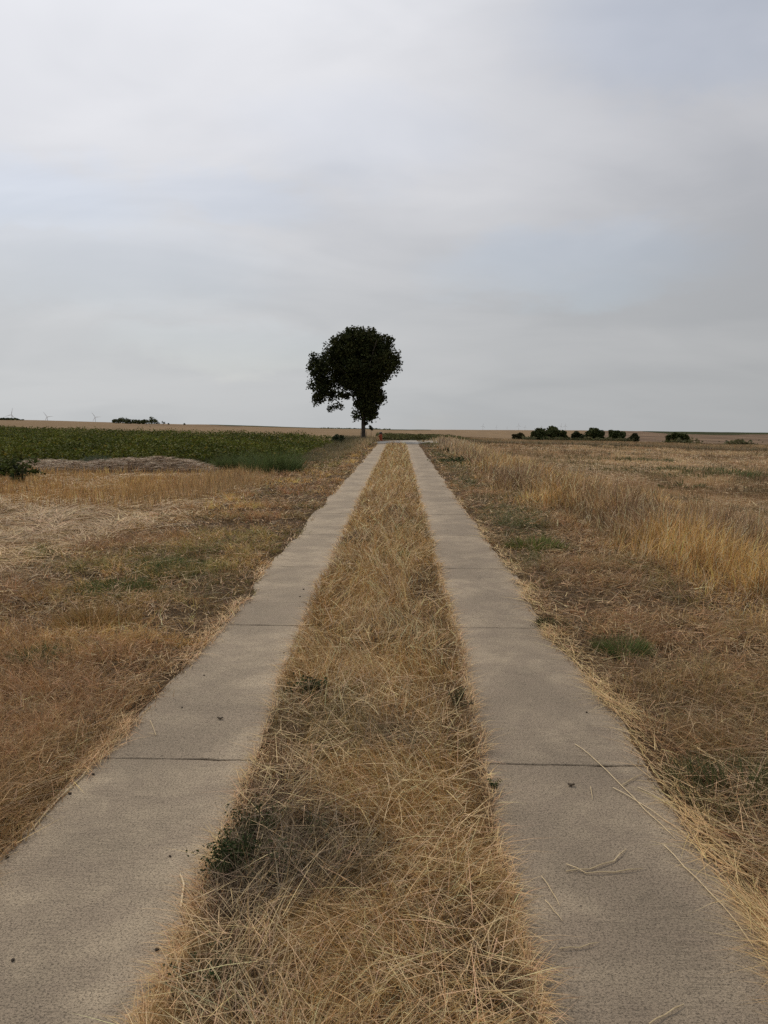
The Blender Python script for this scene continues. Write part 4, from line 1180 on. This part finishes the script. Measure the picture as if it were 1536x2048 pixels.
# round bush at the far end of the crop
def bush(name, pos, rx, h, n, size, c0, c1, label, cat='bush', group=None, trunk_r=0.05, lob=8, seed=0, squash=1.0, core=0.0):
    rr_ = np.random.default_rng(seed + 500)
    t = empty(name, pos); tag(t, label, cat, group)
    B = Buf()
    C = []
    for k in range(lob + 4):
        qx = rr_.uniform(-0.72, 0.72) * rx; qy = rr_.uniform(-0.6, 0.6) * rx * squash
        dome = math.sqrt(max(0.05, 1 - (qx / rx / 1.05) ** 2)) * rr_.uniform(0.55, 1.08)
        r_ = rr_.uniform(0.20, 0.36) * rx; v_ = h * rr_.uniform(0.14, 0.26)
        C.append((qx, qy, max(h * dome - v_, v_), r_, v_))
    C.append((rr_.uniform(-.15, .15) * rx, 0, h * 0.42, rx * 0.66, h * 0.40)); C.append((rr_.uniform(-.15, .15) * rx, 0, h * 0.18, rx * 1.05, h * 0.18))
    per = n // len(C)
    for (a_, b_, z_, r_, v_) in C:
        d = rr_.normal(0, 1, (per, 3)); d /= np.linalg.norm(d, axis=1)[:, None]
        q_ = rr_.random(per) ** 0.4 * np.where(rr_.random(per) < 0.14, rr_.uniform(1.0, 1.35, per), 1)
        P = np.stack([a_ + d[:, 0] * q_ * r_, b_ + d[:, 1] * q_ * r_ * squash, np.maximum(z_ + d[:, 2] * q_ * v_, 0.03 * h)], 1)
        leaves(B, P, rr_.uniform(0.7, 1.3, per) * size, jitter(mixc(c0, c1, rr_.random(per)), 0.25), 0.3, 0.8)
    link('crown', B.mesh('crown', (M_TREELEAF,)), t)
    V, T = tube([(0, 0, -0.15 * h), (0.02 * h, 0, 0.3 * h), (0, 0, 0.7 * h)], [trunk_r * 1.3, trunk_r, trunk_r * 0.3], 7)
    bb = Buf(); bb.add(V, T)
    link('trunk', bb.mesh('trunk', (M_FARBARK,), cols=False), t)
    return t


p = px_at(677, 876, 48.5)
bush('bush', (p.x, p.y, tz(p.x, p.y)), 0.42, 0.82, 1800, 0.09, (0.05, 0.065, 0.03), (0.085, 0.10, 0.05), 'small round green bush at the far corner of the crop, left of the lone tree', trunk_r=0.02, seed=4)
# sapling right of the trunk
p = px_at(742, 873, 61)
sap = empty('sapling', (p.x, p.y, tz(p.x, p.y)))
tag(sap, 'small dark ball headed sapling on a thin pale stem right of the lone tree', 'sapling')
zt = px_at(742, 850.5, 61).z - tz(p.x, p.y); zb_ = px_at(742, 861.5, 61).z - tz(p.x, p.y)
V, T = tube([(0, 0, -0.1), (0.01, 0, zb_ * 0.6), (0, 0, (zb_ + zt) / 2)], [0.02, 0.018, 0.012], 7)
bb = Buf(); bb.add(V, T); link('trunk', bb.mesh('trunk', (M_STAKE,), cols=False), sap)
B = Buf(); n = 500
d = rng.normal(0, 1, (n, 3)); d /= np.linalg.norm(d, axis=1)[:, None]; d *= (rng.random(n) ** 0.4)[:, None]
hh_ = (zt - zb_) / 2
P = d * np.array((0.15, 0.15, hh_)) + np.array((0, 0, (zt + zb_) / 2)); P[:, 0] += -0.10 * (P[:, 2] - (zt + zb_) / 2) / hh_
leaves(B, P, rng.uniform(0.05, 0.09, n), jitter(np.broadcast_to(np.array((0.035, 0.042, 0.022)), (n, 3)), 0.3), 0.3)
link('crown', B.mesh('crown', (M_TREELEAF,)), sap)

# orange-red marker post
p = px_at(761.5, 876.5, 60)
post = empty('marker_post', (p.x, p.y, tz(p.x, p.y)))
tag(post, 'short orange red marker post with a dark cap at the bend of the lane', 'post')
hp = 0.58
post.scale = (1.1, 1.1, 1.15)
V, T = lathe([(0.0, -0.1), (0.13, -0.1), (0.13, 0.04), (0.105, 0.06), (0.10, 0.36 * hp / 0.58), (0.085, 0.40), (0.085, 0.46), (0.0, 0.46)], 14)
bb = Buf(); bb.add(V, T); link('body', bb.mesh('body', (M_RED,), cols=False, smooth=False), post)
V, T = lathe([(0.0, 0.455), (0.115, 0.455), (0.12, 0.50), (0.10, 0.55), (0.05, 0.59), (0.0, 0.60)], 14)
bb = Buf(); bb.add(V, T); link('cap', bb.mesh('cap', (M_DARKMETAL,), cols=False, smooth=False), post)
V, T = tube([(-0.17, 0, 0.30), (0, 0, 0.30), (0.12, 0, 0.30)], [0.05, 0.045, 0.045], 10)
bb = Buf(); bb.add(V, T); link('outlet', bb.mesh('outlet', (M_RED,), cols=False), post)

# ------------------------------------------------------------------ hedgerow trees across the valley
def at_terrain(px, py, d0, d1):
    """first ground along the sight line of a pixel between two distances"""
    best = None
    for d in np.geomspace(d0, d1, 400):
        p = px_at(px, py, d)
        if p.z <= tz(p.x, p.y):
            return p.x, p.y, tz(p.x, p.y)
        best = p
    return best.x, best.y, tz(best.x, best.y)


DG0, DG1 = (0.042, 0.055, 0.020), (0.105, 0.118, 0.045)
hedge = [
    # px, base y, width px, height px, label, colours
    (1037, 879, 22, 12, 'low brownish bush, first from the tall grass in the hedgerow across the valley', (0.06, 0.055, 0.025), (0.10, 0.085, 0.04)),
    (1072, 880, 30, 21, 'dark rounded tree at the left end of the largest hedgerow clump', DG0, DG1),
    (1097, 880, 44, 26, 'tallest broad dark tree in the middle of the largest hedgerow clump', DG0, DG1),
    (1124, 880, 28, 19, 'dark tree at the right end of the largest hedgerow clump', DG0, DG1),
    (1154, 881, 24, 16, 'small loose tree between the largest hedgerow clump and its dense right neighbour', (0.04, 0.05, 0.025), (0.07, 0.075, 0.035)),
    (1189, 881, 36, 24, 'dense dark tree standing alone right of the largest hedgerow clump', DG0, DG1),
    (1233, 882, 32, 20, 'medium dark tree with a notched top in the hedgerow', DG0, DG1),
    (1267, 884, 22, 15, 'small spiky tree at the right end of the hedgerow row', (0.035, 0.042, 0.02), (0.06, 0.065, 0.03)),
    (1356, 888, 42, 21, 'wide dark bush standing by itself below the ploughed slope', DG0, DG1),
    (1469, 891, 20, 7, 'very low dark shrub near the right edge below the ploughed slope', DG0, DG1),
]
for k, (px, by, wp, hp_, lb, c0, c1) in enumerate(hedge):
    x, y, z = at_terrain(px, by, 60, 700)
    s_ = y / F
    bush('hedgerow_tree' if hp_ > 12 else 'hedgerow_bush', (x, y, z), wp * s_ * 0.60, hp_ * s_ * 1.10, 3600 if wp > 30 else 2200, 0.0028 * y, c0, c1, lb, 'tree' if hp_ > 12 else 'bush', 'hedgerow across the valley', trunk_r=0.02 * hp_ * s_, seed=20 + k, squash=0.8)

B = Buf()
n = 5200
pp = np.concatenate([rng.uniform(1042, 1262, n - 900), rng.normal(1356, 16, 500), rng.normal(1469, 14, 400)])
by = np.interp(pp, [1040, 1154, 1267, 1356, 1469], [879.6, 881, 884, 888.5, 891.5])
gx_, gy_, gz_ = [], [], []
for a_, b_ in zip(np.linspace(1030, 1500, 48), np.interp(np.linspace(1030, 1500, 48), [1040, 1154, 1267, 1356, 1469], [879.6, 881, 884, 888.5, 891.5])):
    q_ = at_terrain(a_, b_, 60, 700); gx_.append(q_[0]); gy_.append(q_[1])
y = np.interp(pp, np.linspace(1030, 1500, 48), gy_) + rng.uniform(-4, 4, n); x = (pp - 799) / F * y
z = terrain(x, y) + rng.random(n) ** 1.5 * 0.9 * (0.4 + 1.2 * fbm(pp * 0.12, pp * 0, 131))
leaves(B, np.stack([x, y, z], 1), rng.uniform(0.35, 0.8, n), jitter(mixc((0.06, 0.07, 0.03), (0.16, 0.14, 0.07), rng.random(n)), 0.25), 0.4, 0.6)
tag(link('undergrowth', B.mesh('undergrowth', (M_LEAF,))), 'low green undergrowth joining the feet of the hedgerow trees across the valley', 'undergrowth', kind='stuff')

# trees on the left skyline
sky_trees = [
    (233, 846.5, 14, 9, 'leftmost tree of the left skyline clump'), (246, 846.5, 20, 11.5, 'tallest tree of the left skyline clump'), (260, 847, 14, 8, 'right hand tree of the left skyline clump'),
    (275, 847.5, 14, 9, 'low tree at the left of the right skyline clump'), (287, 848, 16, 9, 'middle tree of the right skyline clump'), (303, 848, 22, 13, 'tallest and broadest tree of the right skyline clump'),
    (316, 848.5, 6, 5, 'dark shrub just right of the skyline clumps'), (326.5, 849, 7, 7, 'grey green small tree on the skyline right of the clumps'), (337, 849.5, 3, 3.5, 'tiny lone shrub on the skyline, nearer the clumps'), (369, 850, 4, 3.5, 'tiny lone shrub on the skyline, farther from the clumps'),
]
for k, (px, by, wp, hp_, lb) in enumerate(sky_trees):
    d = 900.0
    p = px_at(px, by, d); x, y = p.x, d; z = tz(x, y)
    s_ = y / F; topz = px_at(px, by - hp_, d).z
    H = max(topz - z, hp_ * s_)
    grey = k == 7
    bush('skyline_tree', (x, y, z), wp * s_ * 0.72, H * 1.05, 900 if wp > 8 else 250, 1.1 if wp > 8 else 0.6, (0.09, 0.10, 0.07) if grey else DG0, (0.12, 0.13, 0.09) if grey else DG1, lb, 'tree', 'trees on the left skyline', trunk_r=0.25, seed=60 + k)
# a far wood showing over the left horizon and scraps of hedge on the middle skyline
B = Buf()
for (pa, pb, top, d, n) in ((-60, 26, 836.0, 1500, 900), (26, 40, 838.3, 1500, 80)):
    pp = rng.uniform(pa, pb, n)
    x = (pp - 799) / F * d; y = d + rng.uniform(-20, 20, n)
    zt_ = np.array([px_at(q, top, d).z for q in (pa, pb)]); zb0 = terrain(x, y)
    ztop = np.interp(pp, [pa, pb], zt_) - 1.5 * rng.random(n)
    z = zb0 + (ztop - zb0) * rng.random(n) ** 0.5
    leaves(B, np.stack([x, y, z], 1), rng.uniform(2, 4, n), jitter(np.broadcast_to(np.array(DG0), (n, 3)), 0.3), 0.3, 0.9)
tag(link('far_wood', B.mesh('far_wood', (M_TREELEAF,))), 'dark distant wood on the horizon at the left edge of the photo', 'wood', kind='stuff')
B = Buf()
for (pa, pb, hpx, n) in ((640, 700, 1.6, 160), (722, 760, 2.2, 160), (765, 780, 2.0, 60), (690, 722, 1.0, 60)):
    d = 1900.0
    pp = rng.uniform(pa, pb, n); x = (pp - 799) / F * d; y = d + rng.uniform(-30, 30, n)
    z = terrain(x, y) + rng.random(n) * hpx * d / F * (0.4 + 0.6 * vnoise(pp * 0.2, pp * 0, 9))
    leaves(B, np.stack([x, y, z], 1), rng.uniform(1.5, 3, n), jitter(np.broadcast_to(np.array(DG0) * 1.3, (n, 3)), 0.3), 0.3, 0.9)
tag(link('far_hedge', B.mesh('far_hedge', (M_TREELEAF,))), 'thin dark line of far hedges on the skyline behind the lone tree', 'hedge', kind='stuff')


# ------------------------------------------------------------------ wind turbines
def blade_mesh(Lb):
    V = []; T = []
    st = [(0.0, 0.022, 0.022), (0.06, 0.022, 0.020), (0.2, 0.040, 0.012), (0.5, 0.026, 0.007), (0.85, 0.014, 0.004), (1.0, 0.004, 0.002)]
    m = 8
    for (r_, c_, t_) in st:
        for s in range(m):
            a_ = 2 * math.pi * s / m
            V.append((c_ * Lb * math.cos(a_) + 0.012 * Lb * (c_ > .03), t_ * Lb * math.sin(a_), r_ * Lb))
    for i in range(len(st) - 1):
        for s in range(m):
            a0 = i * m + s; a1 = i * m + (s + 1) % m
            T += [(a0, a1, a1 + m), (a0, a1 + m, a0 + m)]
    return mesh_np('blade', np.array(V), np.array(T), None, (M_WHITE,), smooth=True)


def turbine(px, hub_y, bl_px, d, a0, label, group, thick=1.0):
    p = px_at(px, hub_y, d)
    gz = tz(p.x, d); Lb = bl_px * d / F; H = p.z - gz
    t = empty('wind_turbine', (p.x, d, gz)); tag(t, label, 'wind turbine', group)
    V, T = lathe([(0.058 * Lb * thick, 0), (0.045 * Lb * thick, H * 0.5), (0.030 * Lb * thick, H - 0.02 * Lb), (0.0, H - 0.02 * Lb)], 12)
    bb = Buf(); bb.add(V, T); link('tower', bb.mesh('tower', (M_WHITE,), cols=False, smooth=True), t)
    V, T = ellipsoid((0, 0.02 * Lb, H), (0.045 * Lb, 0.13 * Lb, 0.045 * Lb), 10, 8)
    bb = Buf(); bb.add(V, T); link('nacelle', bb.mesh('nacelle', (M_WHITE,), cols=False, smooth=True), t)
    V, T = ellipsoid((0, -0.12 * Lb, H), (0.04 * Lb, 0.05 * Lb, 0.04 * Lb), 10, 8)
    bb = Buf(); bb.add(V, T); link('hub', bb.mesh('hub', (M_WHITE,), cols=False, smooth=True), t)
    me = blade_mesh(Lb)
    for k in range(3):
        o = link('blade', me, t, (0, -0.12 * Lb, H))
        o.rotation_euler = (0, R(90 - (a0 + 120 * k)), 0)
        o.scale = (thick, thick, 1)
    return t


gl = 'wind turbines on the left horizon'
turbine(23.4, 829.5, 14.5, 4300, 76, 'grey wind turbine above the far wood, leftmost on the horizon', gl)
turbine(94.5, 833.6, 13, 4600, 125, 'grey wind turbine standing between the other two on the left horizon', gl)
turbine(190.6, 834.2, 12.5, 4600, 123, 'grey wind turbine closest to the skyline tree clumps', gl)
gr_ = 'pale wind turbines far behind the hedgerow'
for (px, hy, bl, a0, lb) in ((965.8, 852.0, 6, 80, 'pale far wind turbine nearest the lone tree'), (992.8, 854.2, 4, 95, 'tiny pale turbine second from the lone tree'), (1013.8, 855, 3, 40, 'faintest low pale turbine third from the lone tree'),
                             (1037.5, 851.2, 6, 92, 'pale far turbine above the brownish hedgerow bush'), (1050, 854.2, 4.5, 85, 'low pale turbine just right of the one above the brownish bush'), (1083, 853.2, 4, 110, 'pale turbine showing over the largest hedgerow clump'),
                             (1121.5, 852.2, 5.5, 70, 'pale turbine over the right end of the largest hedgerow clump, left one of a pair'), (1130.6, 851.4, 6, 90, 'pale turbine right of the largest hedgerow clump, right one of a pair')):
    turbine(px, hy, bl, 8600, a0, lb, gr_, 1.0)

# ------------------------------------------------------------------ small things lying on the slabs
def straw_thing(pix, label, r=0.0022, group='stray straws on the darker track'):
    P = [np.array(gp(px, py, 0.0315)) for px, py in pix]
    c0 = P[0].copy()
    PP = [P[0] - c0]
    for a_, b_ in zip(P[:-1], P[1:]):
        PP += [(a_ + b_) / 2 - c0 + np.array((0, 0, 0.004)), b_ - c0]
    V, T = tube(PP, [r] * (len(PP) - 1) + [r * 0.5], 5)
    bb = Buf(); bb.add(V, T)
    o = link('straw_stalk', bb.mesh('straw_stalk', (M_STRAW,), cols=False), loc=tuple(c0))
    tag(o, label, 'straw', group)


straw_thing([(1150, 1488), (1180, 1510), (1245, 1573), (1290, 1620), (1352, 1678)], 'long straw lying across a slab joint of the darker track')
straw_thing([(1226, 1575), (1280, 1606), (1330, 1640), (1385, 1680)], 'long straw crossing the one that lies over the slab joint')
straw_thing([(1243, 1571), (1288, 1546)], 'short straw stub touching the long straw below the slab joint')
straw_thing([(1275, 1574), (1320, 1597), (1375, 1640), (1420, 1668)], 'gently curved straw closest to the swept straw edge below the slab joint', 0.0018)
straw_thing([(1181, 1573), (1185, 1598)], 'tiny upright lying straw scrap alone on the darker track', 0.0015)
straw_thing([(1132, 1742), (1180, 1738), (1228, 1722), (1253, 1697)], 'hooked straw curving upward in the middle of the darker track')
straw_thing([(1133, 1728), (1172, 1746), (1230, 1744), (1286, 1737)], 'bent straw crossing under the hooked straw on the darker track')
straw_thing([(1328, 1690), (1370, 1735), (1420, 1785), (1470, 1840), (1536, 1940)], 'longest straw running along the outer side of the darker track near the bottom')
straw_thing([(1118, 1897), (1160, 1895), (1200, 1884)], 'thin curved straw poking out of the grass strip near the bottom of the darker track', 0.0018)
straw_thing([(1298, 2048), (1330, 2030), (1368, 2008)], 'straight straw at the bottom edge of the darker track', 0.002)
straw_thing([(1083, 1752), (1105, 1785), (1120, 1812)], 'thin straw beside the grass strip, upper of two parallel ones', 0.0016)
straw_thing([(1090, 1800), (1108, 1822), (1125, 1842)], 'thin straw beside the grass strip, lower of two parallel ones', 0.0016)
straw_thing([(62, 1662), (110, 1605), (165, 1553), (190, 1518)], 'long straw stem along the outer edge of the paler track', 0.003, 'stray straws on the paler track')
straw_thing([(300, 1440), (312, 1470), (295, 1466)], 'small hooked straw in the middle of the paler track', 0.0018, 'stray straws on the paler track')
straw_thing([(362, 1815), (368, 1770), (360, 1748)], 'thick yellow straw at the inner edge of the paler track beside the dark weed', 0.0045, 'stray straws on the paler track')

clod_defs = [
    (187, 1549, .013, 'dark earth clod just below the first slab joint of the paler track'),
    (140, 1588, .013, 'dark earth clod beside the long edge straw on the paler track'),
    (40, 1677, .017, 'biggest dark earth clod at the outer edge of the paler track'),
    (14, 1715, .013, 'dark earth clod nearest the left edge of the photo'),
    (340, 1713, .010, 'small dark earth clod closest to the nearest dark weed'),
    (314, 1900, .013, 'dark earth clod at the inner edge of the paler track, below the dark weed'),
    (26, 1921, .011, 'dark earth clod in the bottom left corner of the photo'),
    (364, 1415, .009, 'dark speck of earth in the middle of the second slab of the paler track'),
    (408, 1351, .010, 'upper one of two dark specks of earth on the second slab of the paler track'),
    (568, 1306, .011, 'dark earth clod at the inner edge of the second slab of the paler track'),
    (600, 1194, .015, 'lower of two dark clods by the golden strip on the paler track'),
    (607, 1179, .015, 'upper of two dark clods by the golden strip on the paler track'),
    (500, 1206, .012, 'dark clod at the outer side of the third slab of the paler track'),
    (1173, 1425, .011, 'dark clod in the middle of the second slab of the darker track'),
    ]
cm = []
for k in range(4):
    V, T = ellipsoid((0, 0, 0.45), (1, 0.8, 0.62), 8, 6, bump=0.45)
    cm.append(mesh_np('clod', V, T, None, (M_CLOD,), smooth=False))
for k, (px, py, r_, lb) in enumerate(clod_defs):
    p = gp(px, py, 0.027)
    o = link('earth_clod', cm[k % 4], loc=(p.x, p.y, 0.0265), rz=random.uniform(0, 6.28))
    r_ *= 0.6
    o.scale = (r_, r_, r_)
    tag(o, lb, 'clod', 'clods on the concrete tracks')
for k, (px, py, lb) in enumerate(((440, 1438, 'dark twisted dry leaf lying near a slab joint of the paler track'), (1142, 1572, 'dark dry leaf scrap on the darker track below a slab joint'))):
    p = gp(px, py, 0.0275)
    B = Buf()
    V, T = ellipsoid((0, 0, 0.005), (0.020, 0.008, 0.005), 9, 6, bump=0.6)
    V[:, 1] += 0.25 * V[:, 0] ** 2 / 0.03; V[:, 2] = np.maximum(V[:, 2], 0) + 0.3 * np.abs(V[:, 0])
    B.add(V, T, (0.12, 0.09, 0.06))
    tag(link('dry_leaf', B.mesh('dry_leaf', (M_GRASS,)), loc=tuple(p)), lb, 'leaf', 'dry leaves on the tracks')
